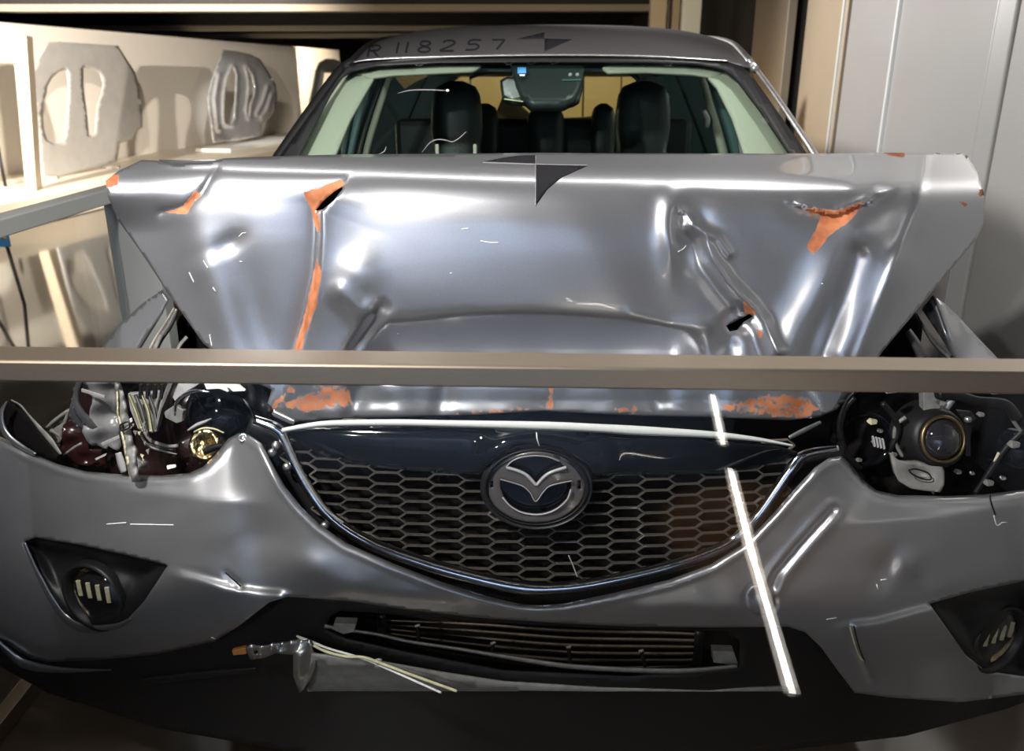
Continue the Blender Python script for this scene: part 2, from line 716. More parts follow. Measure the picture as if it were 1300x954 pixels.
# display wall on the left, running back at a slight angle
D = np.array([.161, .987, 0.0])
D /= np.linalg.norm(D)
NW = np.array([D[1], -D[0], 0.0])          # out of the wall, towards the room
PW = at_z(200., 193., .3)
Zup = np.array([0, 0, 1.0])
wtop = float(at(200., 45., plane_depth(PW, NW)(200., 45.))[2])
yend = float(plane_depth(PW, NW)(379., 100.))
s_end = (yend - PW[1]) / D[1]


def wall_slab(name, m, base, s0, s1, z0, z1, t=.1):
    a, b = base + D * s0, base + D * s1
    q = []
    for off in (0, -t):
        for (p, z) in ((a, z0), (b, z0), (b, z1), (a, z1)):
            r = p + NW * off
            q.append((r[0], r[1], z))
    return hexa(name, m, None, q, kind='structure')


wall_slab('wall_left', M['display'], PW, -13.5, s_end, 0, wtop)
wall_slab('wall_left_recess', M['display'], PW - NW * .45, s_end - .3, s_end + 4, 0, wtop + .05)
PE = at_z(0., 259., .3)
edge_off = float((PE - PW) @ NW)
# low deck the body pressings stand on
a0, a1 = PW + NW * edge_off + D * -13.5, PW + NW * edge_off + D * (s_end + 3)
b0, b1 = PW + NW * .005 + D * -13.5, PW + NW * .005 + D * (s_end - .01)
deck = hexa('trim_1', M['deck'], None,
            [(*a0[:2], 0.005), (*a1[:2], 0.005), (*a1[:2], .3), (*a0[:2], .3),
             (*b0[:2], 0.005), (*b1[:2], 0.005), (*b1[:2], .3), (*b0[:2], .3)], 0.01, 'structure')
box('wall_left_near', M['hall'], None, (-9.5, -6, 0), (-9.4, 3.5, 2.62), kind='structure')

# right-hand wall of folded metal panels
wr = box('wall_right', M['ceiling'], None, (1.86, -6, 0), (1.96, 6.4, 2.6), kind='structure')
box('wall_right_far', M['ceiling'], None, (2.3, 6.4, 0), (2.4, 29, 2.6), kind='structure')


def wpanel(ya, yb, xa, xb, m, t=.03, bev=.006):
    q = [(xa, ya, .04), (xb, yb, .04), (xb, yb, 2.58), (xa, ya, 2.58),
         (xa + t, ya, .04), (xb + t, yb, .04), (xb + t, yb, 2.58), (xa + t, ya, 2.58)]
    return hexa('wall_panel', m, wr, q, bev)


X0 = 1.75
wpanel(4.49, 5.10, X0, X0, M['paneltan'], .06)
wpanel(5.48, 6.12, X0 + .01, X0 - .02, M['paneltan'], .06)
wpanel(3.885, 4.40, X0 + .025, X0 - .015, M['panel'], .05)
wpanel(3.10, 3.865, X0, X0, M['panel'], .05)
wpanel(3.035, 3.10, X0 + .03, X0, M['panel'], .04)
wpanel(1.95, 2.965, X0, X0, M['panel'], .05)
wpanel(0.90, 1.93, X0, X0, M['panel'], .05)
wpanel(-.15, .88, X0, X0, M['panel'], .05)
wpanel(-1.2, -.17, X0, X0, M['panel'], .05)
# pale strips along two of the panel seams
for (yy, xx) in ((3.875, 1.735), (4.52, 1.737)):
    t_ = box('seam_strip', M['whitemetal'], wr, (xx, yy - .009, .05), (1.80, yy + .009, 2.57), .003)

# ceiling beams with tan painted faces
for i, (y, z0, h) in enumerate(((11.1, 2.345, .085), (15.6, 2.345, .085), (18.0, 2.33, .085))):
    bm_ = box('trim_%d' % (i + 2), M['beam'], None, (-9.4, y, z0), (2.2, y + .25, z0 + h), .006, 'structure')
    box('trim_%d' % (i + 6), M['ceiling'], None, (-9.4, y + .02, z0 + h), (2.2, y + .23, 2.62), 0, 'structure')

# pale columns far behind the car
for (xa, xb, y, m) in ((826, 846, 9.2, 'paneltan'), (849, 863, 9.6, 'paneltan'), (867, 890, 8.8, 'whitemetal')):
    pa, pb = at(xa, 20., y), at(xb, 20., y)
    o = box('display_column', M[m], None, (pa[0], y, 0.0), (pb[0], y + .12, 2.6), .006)
    tag(o, {826: 'beige column behind the car roof, leftmost of three', 849: 'slim beige column between two others behind the car roof',
            867: 'pale blue-white column behind the car roof, rightmost of three'}[xa], 'column')
# tan board partition seen through the rear window
part = thing('partition', 'tan boarded partition seen through the car rear window', 'partition', (.5, 8.0, 0))
for k in range(8):
    x = -.75 + k * .36
    box('board', M['tan'], part, (x, 7.97 + .012 * (k % 2), 0.0), (x + .345, 8.01 + .012 * (k % 2), 1.72), .004)


# ------------------------------------------------------------------ body pressings on the display deck
def wall_sheet(name, m, parent, outline, holes, base, thick, relief=None, step=5, closed_smooth=True):
    dep = plane_depth(base, NW)

    def dd(x, y):
        d = dep(x, y)
        return d - (relief(x, y) if relief else 0)
    return sheet(name, m, parent, outline, dd, holes, step, thick, closed_smooth)


FB = at_z(100., 221., .3)
flat = thing('body_side_blank', 'flat grey steel body side blank with two cut-out openings, leaning by the wood post', 'car panel', tuple(FB), 'body pressings on the display deck')
fo = [(40, 92), (50, 72), (61, 53), (90, 54), (120, 56), (150, 58), (160, 74), (172, 92), (177, 115), (181, 150), (181, 162),
      (174, 166), (170, 177), (152, 182), (149, 205), (120, 213), (80, 223), (54, 229), (50, 185), (45, 140)]
h1 = [(85, 88), (75, 91), (66, 99), (60, 110), (59, 120), (55, 130), (54, 145), (56, 165), (60, 178), (70, 183), (81, 180), (84, 165), (86, 130), (87, 105)]
h2 = [(106, 86), (116, 87), (127, 93), (131, 105), (129, 118), (124, 132), (122, 150), (121, 168), (117, 174), (113, 171), (110, 140), (106, 110)]
wall_sheet('panel_sheet', M['sheetsteel'], flat, fo, [h1, h2], FB, .012, None, 4, False)
for (xp, yp) in ((62, 226), (140, 206)):
    q = at(xp, yp, plane_depth(FB, NW)(xp, yp))
    box('foot', M['steel'], flat, (q[0] - .12, q[1] - .03, .301), (q[0] + .12, q[1] + .03, .34), .004)

SB = at_z(315., 181., .36)
SB2 = SB.copy()
st = thing('stamped_body_side', 'shiny stamped steel body side with two window openings and raised ribs on a white plinth', 'car panel', (SB[0], SB[1], .36), 'body pressings on the display deck')
so = [(283, 63), (300, 65), (318, 69), (330, 75), (340, 90), (350, 108), (352, 122), (350, 140), (344, 148), (338, 152), (333, 158), (329, 173),
      (305, 178), (283, 180), (271, 182), (267, 150), (264, 125), (268, 105), (275, 85)]
sh1 = [(296, 85), (300, 95), (299, 120), (297, 150), (294, 158), (286, 157), (285, 145), (286, 120), (289, 100)]
sh2 = [(313, 85), (320, 95), (323, 110), (322, 122), (318, 132), (316, 150), (314, 140), (317, 120), (317, 100)]


def srel(x, y):
    d = np.zeros(np.shape(x))
    for h in (sh1, sh2):
        a, _, _ = pdist(x, y, h, True)
        d = d + .08 * np.exp(-(a / 3.0) ** 2)
    for ln in ([(340, 110), (334, 130), (326, 145)], [(345, 120), (339, 140), (332, 150)], [(278, 95), (273, 125), (277, 165)]):
        a, _, _ = pdist(x, y, ln)
        d = d + .08 * np.exp(-(a / 2.5) ** 2)
    return d + .006 * wob(x, y, 20, 3)


wall_sheet('panel_sheet', M['pressed'], st, so, [sh1, sh2], SB, .012, srel, 2.2, False)
q0 = at(271., 181., plane_depth(SB, NW)(271., 181.))
q1 = at(352., 176., plane_depth(SB, NW)(352., 176.))


def deck_block(name, m, parent, pa, pb, z0, z1, front, back, bev=.008):
    q = []
    for off in (front, -back):
        for (p, z) in ((pa, z0), (pb, z0), (pb, z1), (pa, z1)):
            r = p + NW * off
            q.append((r[0], r[1], z))
    return hexa(name, m, parent, q, bev)


pl = deck_block('plinth', M['white'], None, q0 - D * .1, q1 + D * .35, .301, .358, .35, .3)
tag(pl, 'low white plinth under the shiny stamped body side', 'plinth')

TB = at(410., 166., 14.6)
t2 = thing('stamped_body_side', 'shiny stamped body side half hidden behind the left windscreen pillar', 'car panel', (TB[0], TB[1], .3), 'body pressings on the display deck')
to = [(397, 110), (400, 92), (405, 80), (414, 75), (424, 75), (432, 78), (440, 88), (450, 100), (455, 120), (452, 140), (440, 160), (415, 165), (394, 168), (391, 150), (393, 128)]
th = [(412, 92), (420, 92), (424, 105), (420, 135), (410, 140), (408, 115)]


def trel(x, y):
    a, _, _ = pdist(x, y, th, True)
    b, _, _ = pdist(x, y, to, True)
    return .12 * np.exp(-(a / 3.) ** 2) + .08 * np.exp(-(b / 2.) ** 2)


wall_sheet('panel_sheet', M['pressed'], t2, to, [th], TB, .012, trel, 2.2, False)
q0 = at(391., 167., plane_depth(TB, NW)(391., 167.))
pl = deck_block('plinth', M['white'], None, q0 - D * .1, q0 + D * 1.6, .301, float(TB[2]) - .03, .3, .3)
tag(pl, 'low white plinth beside the left windscreen pillar', 'plinth')

# a pressing just outside the left of the frame: its shadow falls in the picture
LB = FB - D * 3.3
o = thing('body_side_blank', 'grey steel body side blank on black legs at the left edge', 'car panel', tuple(LB), 'body pressings on the display deck')
dl = FB - LB


def shifted(pts):
    p = np.asarray(pts, float)
    q = at(p[:, 0], p[:, 1], plane_depth(FB, NW)(p[:, 0], p[:, 1])) - D * 3.3
    return q


def panel3(name, m, parent, loops, thick):
    """flat pressing given as world loops lying in a wall-parallel plane"""
    o0 = loops[0][0]
    L2 = [np.stack([(l - o0) @ D * 60, -(l - o0)[:, 2] * 60], 1) for l in loops]
    return sheet(name, m, parent, L2[0], 0.0, L2[1:], 6, thick, False, None,
                 lambda x, y: o0 + np.outer(x / 60, D) + np.outer(-y / 60, Zup))


panel3('panel_sheet', M['sheetsteel'], o, [shifted(fo), shifted(h1), shifted(h2)], .012)
for s in (1.45, 2.9):
    q = LB + D * (s - .9)
    tube3('leg', M['black'], o, [q + Zup * .45, q + Zup * .25, q + Zup * .003], .02)

# pale wood post standing by the flat blank
pb = at_z(43., 243., .3)
pt = thing('wood_post', 'leaning pale wooden post between the display pressings', 'post', tuple(pb))
pd = plane_depth(pb, [0, 1, 0])
c = []
for (x, y) in ((33, 246), (46, 244), (33, 45), (15, 45)):
    c.append(at(x, y, float(pb[1])))
c = np.array(c)
front = [c[0], c[1], c[2], c[3]]
hexa('post_shaft', M['woodpost'], pt, [*front, *[q + NW * -.12 + D * .25 for q in front]], .006)


# ================================================================== glass barrier
AL = M['alu']
fb = thing('glass_barrier', 'glass barrier with a flat brushed metal rail across the front of the car', 'barrier', (0, 1.0, 0))
ZR = 1.207
far_l, far_r = at_z(0., 439., ZR), at_z(1300., 455., ZR)
near_l, near_r = at_z(0., 458., ZR), at_z(1300., 473., ZR)
bl, br = at(0., 485.5, near_l[1]), at(1300., 502., near_r[1])


def ext(a, b, xl, xr):
    d = (b - a) / (b[0] - a[0])
    return a + d * (xl - a[0]), b + d * (xr - b[0])


XL, XR = -1.28, 1.7
fl, fr = ext(far_l, far_r, XL, XR)
nl, nr_ = ext(near_l, near_r, XL, XR)
hb = float(near_l[2] - bl[2])
rail = hexa('rail', AL, fb, [nl - Zup * hb, nr_ - Zup * hb, nr_, nl, fl - Zup * hb, fr - Zup * hb, fr, fl], .003)
cl, cr = (fl + nl) / 2, (fr + nr_) / 2
g = np.array([0, .006, 0])
bot = np.array([0, 0, 1.0])


def zz(p, z):
    return np.array([p[0], p[1], z])


zt = ZR - hb - .0005
hexa('glass_pane', M['pane'], fb, [zz(cl, .03) - g, zz(cr, .03) - g, zz(cr, zt) - g, zz(cl, zt) - g,
                                   zz(cl, .03) + g, zz(cr, .03) + g, zz(cr, zt) + g, zz(cl, zt) + g])
hexa('floor_channel', AL, fb, [zz(cl, .001) - 3*g, zz(cr, .001) - 3*g, zz(cr, .05) - 3*g, zz(cl, .05) - 3*g,
                               zz(cl, .001) + 3*g, zz(cr, .001) + 3*g, zz(cr, .05) + 3*g, zz(cl, .05) + 3*g], .002)

sb = thing('glass_barrier', 'glass barrier with a pale grey rail along the left side of the car', 'barrier', (-1.26, 2.0, 0))
XS = -1.26
y0, y1 = float(fl[1]) + .01, 2.52
zr = 1.215
box('rail', M['whitemetal'], sb, (XS - .03, y0, zr - .045), (XS + .03, y1, zr), .004)
box('glass_pane', M['pane'], sb, (XS - .006, y0, .03), (XS + .006, y1 - .02, zr - .046))
box('floor_channel', AL, sb, (XS - .02, y0, .001), (XS + .02, y1, .05), .002)
box('post', M['whitemetal'], sb, (XS - .03, y1, .001), (XS + .12, y1 + .07, zr), .004)

# light line let into the floor behind the photographer (mirrored in the front pane)
ll = thing('floor_light_line', 'white light line let into the floor, mirrored in the glass', 'light', (.75, -.9, 0))
yg = float((cl + cr)[1] / 2)


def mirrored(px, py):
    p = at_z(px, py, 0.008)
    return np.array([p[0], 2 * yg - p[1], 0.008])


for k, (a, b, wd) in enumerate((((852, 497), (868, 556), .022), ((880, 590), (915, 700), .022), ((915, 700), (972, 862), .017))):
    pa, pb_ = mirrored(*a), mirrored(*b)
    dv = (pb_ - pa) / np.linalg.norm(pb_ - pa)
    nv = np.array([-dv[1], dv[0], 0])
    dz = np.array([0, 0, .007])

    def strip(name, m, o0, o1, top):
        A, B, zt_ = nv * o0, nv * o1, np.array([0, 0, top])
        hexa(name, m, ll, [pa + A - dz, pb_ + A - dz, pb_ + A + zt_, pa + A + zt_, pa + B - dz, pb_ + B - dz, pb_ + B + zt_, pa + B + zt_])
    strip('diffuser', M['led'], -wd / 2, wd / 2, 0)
    strip('glow_edge', M['led_soft'], -wd / 2 - .013, -wd / 2 - .0005, -.002)  # dim glowing strips added to soften the edge of the line
    strip('glow_edge', M['led_soft'], wd / 2 + .0005, wd / 2 + .013, -.002)

# ================================================================== the crashed car
car = thing('car', 'crash-tested silver car with a crumpled bonnet behind the glass barrier', 'car', (.15, 3.0, 0))
P_ = M['paint']


# ---------------------------------------------------------------- bonnet
L1 = [(437, 232), (420, 250), (405, 268), (405, 300), (402, 345), (390, 400), (377, 447)]


def bonnet_depth(x, y):
    x = np.asarray(x, float); y = np.asarray(y, float)
    yy = y - .030 * (x - 560)
    yy = yy - 8 * sstep(260, 150, x)
    Yd = cub(yy, [170, 190, 200, 210, 218, 226, 236, 248, 266, 300, 360, 440, 500, 560],
             [1.83, 1.70, 1.632, 1.568, 1.530, 1.507, 1.492, 1.483, 1.477, 1.472, 1.466, 1.457, 1.444, 1.434])
    # wings bend back
    Yd = Yd + .0004 * softplus(255 - x, 14) * sstep(240, 300, y) + .00085 * softplus(x - 1130, 10)
    # vertical tear fold on the left
    d, s, t = pdist(x, y, L1)
    f = sstep(215, 262, y)
    st_ = 0.5 - 0.5 * np.tanh(s * d / 2.5)             # 1 to the right of the fold
    Yd = Yd + f * (.020 * (1 - st_) * np.exp(-d / 26) - .024 * st_ * np.exp(-d / 38))
    # broad bulge in the middle
    e = ((x - 625) / 205) ** 2 + ((y - 335) / 104) ** 2
    Yd = Yd - .024 * np.exp(-e ** 2)
    # overhang above the rail
    c = 398 + ((x - 665) / 215) ** 2 * 24
    m = sstep(440, 500, x) * sstep(905, 850, x) * sstep(490, 450, y)
    Yd = Yd + m * .0021 * softplus(y - c, 4)
    # s-shaped ridge on the right with its valley
    R1 = [(880, 286), (893, 300), (905, 328), (925, 358), (950, 384), (970, 408), (985, 446)]
    d, s, t = pdist(x, y, R1)
    Yd = Yd - .017 * np.exp(-(d / 9) ** 2) + .010 * np.exp(-((d - 20) / 12) ** 2) * (s > 0)
    Yd = Yd - .016 * gauss(x, y, 852, 290, 15, 45) + .014 * gauss(x, y, 884, 310, 14, 34, 10)
    R1b = [(890, 290), (912, 303), (925, 322)]
    d, s, t = pdist(x, y, R1b)
    Yd = Yd - .008 * np.exp(-(d / 6) ** 2)
    # lower left lip of that dent
    R1c = [(800, 398), (850, 413), (900, 412), (928, 395), (934, 382)]
    d, s, t = pdist(x, y, R1c)
    Yd = Yd - .004 * np.exp(-(d / 10) ** 2)
    Yd = Yd + .024 * gauss(x, y, 938, 408, 20, 14)
    Yd = Yd + .016 * gauss(x, y, 925, 438, 18, 22)
    # big v fold on the right
    R2 = [(1085, 296), (1062, 335), (1035, 385), (1002, 446)]
    d, s, t = pdist(x, y, R2)
    Yd = Yd - (.008 + .016 * t) * np.exp(-(d / 27) ** 2)
    R3 = [(1086, 325), (1066, 385), (1042, 450)]
    d, s, t = pdist(x, y, R3)
    Yd = Yd + .016 * np.exp(-(d / 13) ** 2)
    R4 = [(1138, 330), (1112, 380), (1072, 450)]
    d, s, t = pdist(x, y, R4)
    Yd = Yd - .009 * np.exp(-(d / 17) ** 2)
    # pocket under the torn paint at the right
    R5 = [(1018, 262), (1058, 272), (1098, 256)]
    d, s, t = pdist(x, y, R5)
    Yd = Yd + .016 * np.exp(-d / 13) * (s > 0) - .007 * np.exp(-(d / 7) ** 2) * (s < 0)
    # bent right wing
    R6 = [(1174, 196), (1166, 260), (1137, 335), (1090, 452)]
    d, s, t = pdist(x, y, R6)
    Yd = Yd + .00055 * d * (s < 0) - .008 * np.exp(-(d / 7) ** 2)
    Yd = Yd + .012 * gauss(x, y, 1110, 238, 22, 14)
    # dents in the left wing
    Yd = Yd + .006 * gauss(x, y, 292, 308, 20, 12, -30) - .003 * gauss(x, y, 246, 300, 26, 30)
    R7 = [(205, 270), (236, 262), (256, 244), (274, 214)]
    d, s, t = pdist(x, y, R7)
    Yd = Yd + .008 * np.exp(-d / 5)
    R8 = [(252, 318), (278, 370), (305, 450)]
    d, s, t = pdist(x, y, R8)
    Yd = Yd - .006 * np.exp(-(d / 24) ** 2) * sstep(0, .25, t)
    Yd = Yd + .006 * gauss(x, y, 322, 400, 26, 60, -12)
    R9 = [(486, 392), (470, 415), (448, 446)]
    d, s, t = pdist(x, y, R9)
    Yd = Yd + .013 * np.exp(-(d / 9) ** 2)
    R10 = [(432, 372), (455, 392), (486, 398)]
    d, s, t = pdist(x, y, R10)
    Yd = Yd - .010 * np.exp(-(d / 14) ** 2)
    Yd = Yd - .012 * gauss(x, y, 455, 350, 30, 30)
    # front lip below the rail
    Yd = Yd - .005 * sstep(508, 524, y) * sstep(1000, 950, x) * sstep(380, 420, x)
    low = sstep(470, 495, y)
    for (fx, fw, fa, fs) in ((452, 14, .010, .25), (505, 30, -.008, -.1), (560, 12, .006, .2), (640, 40, -.006, 0), (830, 16, .010, -.3), (770, 40, -.006, 0), (930, 24, -.006, -.2), (1015, 16, .008, -.5)):
        Yd = Yd + low * fa * np.exp(-((x - fx + fs * (y - 510)) / fw) ** 2)
    Yd = Yd + .0015 * wob(x, y, 120, 4) + .0010 * wob(x, y, 60, 5) * sstep(470, 500, y)
    return Yd


RUST = [
    [(130, 224), (152, 221), (150, 236), (134, 240)],
    [(208, 270), (232, 262), (248, 242), (256, 248), (247, 256), (236, 272)],
    [(384, 244), (404, 239), (432, 227), (439, 233), (406, 264), (397, 270)],
    [(394, 264), (404, 274), (408, 292), (402, 296)],
    [(402, 328), (409, 345), (402, 388), (386, 430), (383, 450), (371, 450), (386, 402), (397, 352)],
    [(1016, 261), (1060, 268), (1098, 255), (1080, 280), (1052, 300), (1034, 324), (1022, 314), (1036, 292), (1042, 275)],
    [(943, 381), (962, 399), (946, 401)], [(957, 414), (970, 424), (964, 432)],
    [(1216, 255), (1229, 258), (1226, 264)], [(1241, 240), (1253, 240), (1252, 250), (1243, 250)],
    [(336, 522), (368, 490), (382, 488), (362, 506), (345, 530)],
    [(360, 512), (385, 502), (405, 488), (440, 490), (450, 516), (420, 520), (385, 525), (366, 520)],
    [(575, 526), (690, 514), (695, 518), (600, 530)], [(778, 517), (810, 515), (812, 523), (780, 524)],
    [(912, 518), (945, 506), (985, 500), (1025, 506), (1042, 518), (1020, 532), (970, 526), (930, 524)],
    [(697, 490), (704, 490), (701, 522), (694, 522)],
    [(1120, 193), (1150, 192), (1148, 200), (1128, 198)],
]


def rust(x, y):
    v = np.zeros(np.shape(x))
    for p in RUST:
        d, _, _ = pdist(x, y, p, True)
        sd = np.where(inside(x, y, p), d, -d)
        soft = np.mean([q[1] for q in p]) > 480
        v = np.maximum(v, np.clip(.50 + sd / 30.0, 0, .64) if soft else np.clip(.55 + sd / 7.0, 0, 1))
    return v


hood_o = [(134, 230), (150, 217), (180, 203), (198, 204), (222, 209), (240, 207), (262, 206), (285, 201), (330, 199), (440, 196), (600, 195), (690, 194), (800, 195),
          (950, 195), (1035, 195), (1120, 194), (1174, 194), (1226, 195), (1240, 218), (1250, 248), (1248, 285), (1240, 303),
          (1180, 375), (1120, 447), (1090, 490), (1062, 520), (1040, 530), (1000, 534), (920, 531), (800, 528), (690, 522),
          (580, 528), (450, 531), (375, 536), (348, 530), (338, 517), (345, 495), (310, 480), (258, 436), (215, 375), (180, 322),
          (150, 280), (137, 250)]
tear1 = [(400, 268), (411, 255), (424, 243), (434, 236), (435, 240), (424, 254), (410, 266)]
tear2 = [(922, 414), (932, 409), (944, 403), (951, 399), (956, 402), (944, 409), (936, 419), (926, 421)]
bonnet = sheet('bonnet', M['bonnet'], car, hood_o, bonnet_depth, [tear1, tear2], 3.6, .003, False, {'rust': rust})
# rear half of the folded bonnet, falling away to the windscreen
cx = np.linspace(200, 1200, 40)
rows = []
top = at(cx, np.full(40, 198.0), bonnet_depth(cx, np.full(40, 198.0)))
for k in range(9):
    t = k / 8
    q = top.copy()
    q[:, 1] += .006 + .36 * t
    q[:, 2] -= .008 + .22 * t + .03 * math.sin(t * 3.1)
    q[:, 0] = .07 + (q[:, 0] - .07) * (1 - .10 * t)
    rows.append(q)
grid('bonnet_rear_half', P_, car, np.array(rows), .002)


def lifted(fn, h):
    return lambda x, y: fn(x, y) - h


for p in ([(614, 205), (640, 200), (660, 197.5), (680, 197), (680, 207.5)],
          [(680.5, 209), (746, 210.5), (712, 226), (695, 240), (680.5, 260)]):
    sheet('target_mark', M['marker'], bonnet, p, lifted(bonnet_depth, .0012), (), 3, .0006)
for p in ([(613, 206), (680, 208.3), (746, 209.6)], [(680, 196), (680, 262)]):
    ribbon('tape_edge', M['palegrey'], bonnet, p, .6, lifted(bonnet_depth, .0016), 0, 1, 4, .0003)
# scratches and small chips
for p in ([(258, 331), (264, 341)], [(240, 346), (246, 359)], [(270, 365), (274, 371)], [(303, 301), (308, 296), (312, 296)],
          [(266, 425), (269, 440)], [(861, 320), (868, 316), (871, 312)], [(610, 306), (622, 308), (633, 308)], [(586, 291), (596, 290)],
          [(571, 347), (574, 347)], [(504, 424), (508, 424)], [(1043, 360), (1046, 361)], [(304, 332), (308, 333)]):
    ribbon('scratch', M['white'], bonnet, p, 1.3, lifted(bonnet_depth, .0012), .0003, 2, 3, .0003)


# ---------------------------------------------------------------- front bumper
TOP = [(-48, 520), (-30, 545), (4, 556), (22, 566), (40, 576), (75, 590), (110, 599), (160, 603), (205, 604), (240, 601), (258, 593), (275, 576), (290, 557), (303, 550),
       (316, 552), (332, 563), (345, 588), (362, 618), (382, 643), (408, 668), (440, 690), (500, 716), (560, 739), (620, 758), (665, 768), (690, 769),
       (720, 766), (780, 753), (850, 736), (902, 717), (944, 691), (982, 652), (1008, 622), (1034, 594), (1052, 582), (1068, 579), (1080, 590), (1095, 609),
       (1113, 623), (1140, 629), (1200, 630), (1250, 628), (1300, 622), (1335, 616)]
BOT = [(1335, 878), (1220, 892), (1130, 886), (1085, 880), (1066, 855), (1042, 822), (1022, 803), (1000, 796), (900, 797), (800, 796), (700, 791), (600, 784), (520, 775),
       (440, 763), (365, 758), (342, 765), (305, 794), (272, 815), (200, 831), (120, 839), (60, 841), (38, 836), (8, 818), (-30, 800), (-48, 780)]
SH_L = [(-48, 560), (30, 575), (100, 605), (180, 624), (260, 634), (335, 640)]
SH_R = [(1040, 668), (1120, 663), (1200, 655), (1300, 638), (1370, 625)]
VAL_L = [(210, 716), (255, 727), (290, 738), (330, 744), (372, 747)]
VAL_R = [(1335, 729), (1300, 737), (1230, 752), (1180, 765), (1110, 784), (1045, 790)]


def bumper_world(x, z):
    a = np.abs(x - .046)
    b = np.minimum(a, 1.02)
    pl = 1.215 + .09 * b ** 2 + .09 * b ** 4 + .25 * (a - b)
    s = z - .60
    pl = pl + .17 * softplus(s, .05) * (.4 + .8 * b) + .20 * softplus(-s - .06, .03) - .20 * softplus(-s - .22, .03)
    return pl


bump0 = surf_depth(bumper_world, 1.3)


def bumper_depth(x, y):
    x = np.asarray(x, float); y = np.asarray(y, float)
    d0 = bump0(x, y)
    # shoulders under the headlamps slope back
    cl_ = np.interp(x, [q[0] for q in SH_L], [q[1] for q in SH_L])
    cr_ = np.interp(x, [q[0] for q in SH_R], [q[1] for q in SH_R])
    d0 = d0 + .00085 * softplus(cl_ - y, 1.4) * sstep(360, 290, x)
    d0 = d0 + .00085 * softplus(cr_ - y, 1.4) * sstep(1030, 1110, x)
    # creased skirt round the fog lamps stands proud
    d, s, t = pdist(x, y, VAL_L)
    d0 = d0 - .010 * np.exp(-d / 50) * sstep(0, 14, d) * (s > 0) * sstep(0, .12, t) * sstep(1, .9, t)
    d, s, t = pdist(x, y, VAL_R)
    d0 = d0 - .016 * np.exp(-d / 45) * sstep(0, 11, d) * (s < 0) * sstep(0, .05, t) * sstep(1, .85, t)
    # band above the lower intake
    vb = np.interp(x, [360, 520, 690, 850, 1010], [742, 757, 772, 772, 770])
    d0 = d0 + .0007 * softplus(y - vb, 3) * sstep(380, 460, x) * sstep(1000, 930, x)
    # bottom lip of the left corner turns under
    bl_ = np.interp(x, [-70, 8, 38, 60, 200, 272, 305], [770, 800, 818, 822, 814, 800, 780])
    d0 = d0 + .0016 * softplus(y - bl_, 2) * sstep(320, 270, x)
    # dents
    d0 = d0 + .016 * gauss(x, y, 335, 690, 38, 52, -15) - .008 * gauss(x, y, 395, 720, 60, 22, 20)
    d0 = d0 + .003 * gauss(x, y, 283, 714, 36, 22, 12)
    dk, s, t = pdist(x, y, [(286, 727), (298, 738), (306, 746)])
    d0 = d0 + .003 * np.exp(-(dk / 3) ** 2)
    dk, s, t = pdist(x, y, [(1058, 648), (1020, 690), (988, 728), (981, 745)])
    d0 = d0 + .007 * np.exp(-(dk / 5) ** 2) - .004 * np.exp(-((dk - 9) / 6) ** 2)
    d0 = d0 + .010 * gauss(x, y, 1125, 722, 16, 26, 25) - .008 * gauss(x, y, 1150, 715, 20, 20)
    dk, s, t = pdist(x, y, [(1078, 797), (1086, 825), (1098, 842), (1106, 862)])
    d0 = d0 + .006 * np.exp(-(dk / 4) ** 2)
    # round towing cover let in
    r = np.hypot((x - 965) / 20, (y - 762) / 20)
    d0 = d0 + .004 * np.exp(-((r - 1) / .08) ** 2) + .004 * np.exp(-(np.hypot(x - 958, y - 756) / 9) ** 4)
    # rolled top lip
    dk, s, t = pdist(x, y, TOP)
    d0 = d0 + .010 * np.exp(-dk / 3.0) - .004 * np.exp(-((dk - 7) / 4) ** 2)
    return d0 + .0012 * wob(x, y, 110, 8) + .0006 * wob(x, y, 40, 9)


FOG_L = [(30, 688), (45, 683), (100, 692), (160, 705), (213, 718), (200, 738), (182, 765), (162, 786), (145, 794), (112, 797), (86, 786), (66, 760), (46, 722)]
FOG_R = [(1180, 767), (1230, 753), (1300, 738), (1326, 732), (1326, 862), (1300, 860), (1252, 853), (1226, 832), (1202, 798)]
bumper = sheet('front_bumper', M['bumper'], car, TOP + BOT, bumper_depth, [FOG_L, FOG_R], 4.2, .004)
# fin of the bumper corner torn away from the wing at the left
fin_d = lambda x, y: bump0(x, y) + .0008 * (545 - y)
ribbon('bumper_edge', P_, bumper, [(9, 510), (2, 524), (3, 541), (12, 556), (28, 568), (44, 577)], [3, 7, 8, 8, 7, 5], lambda x, y: bump0(x, y) - .004, .004, 5, 3)
sheet('corner_inside', M['dark'], bumper, [(10, 511), (20, 514), (32, 524), (48, 545), (62, 562), (74, 577), (70, 588), (44, 577), (22, 562), (8, 546), (4, 526)],
      lambda x, y: bump0(x, y) + .03, (), 6, .002)
ribbon('torn_edge', M['greyplastic'], bumper, [(14, 508), (26, 515), (36, 527), (52, 546), (64, 560), (77, 577)], [2, 3, 3, 6, 7, 4], lambda x, y: bump0(x, y) + .012, .003, 4, 3)
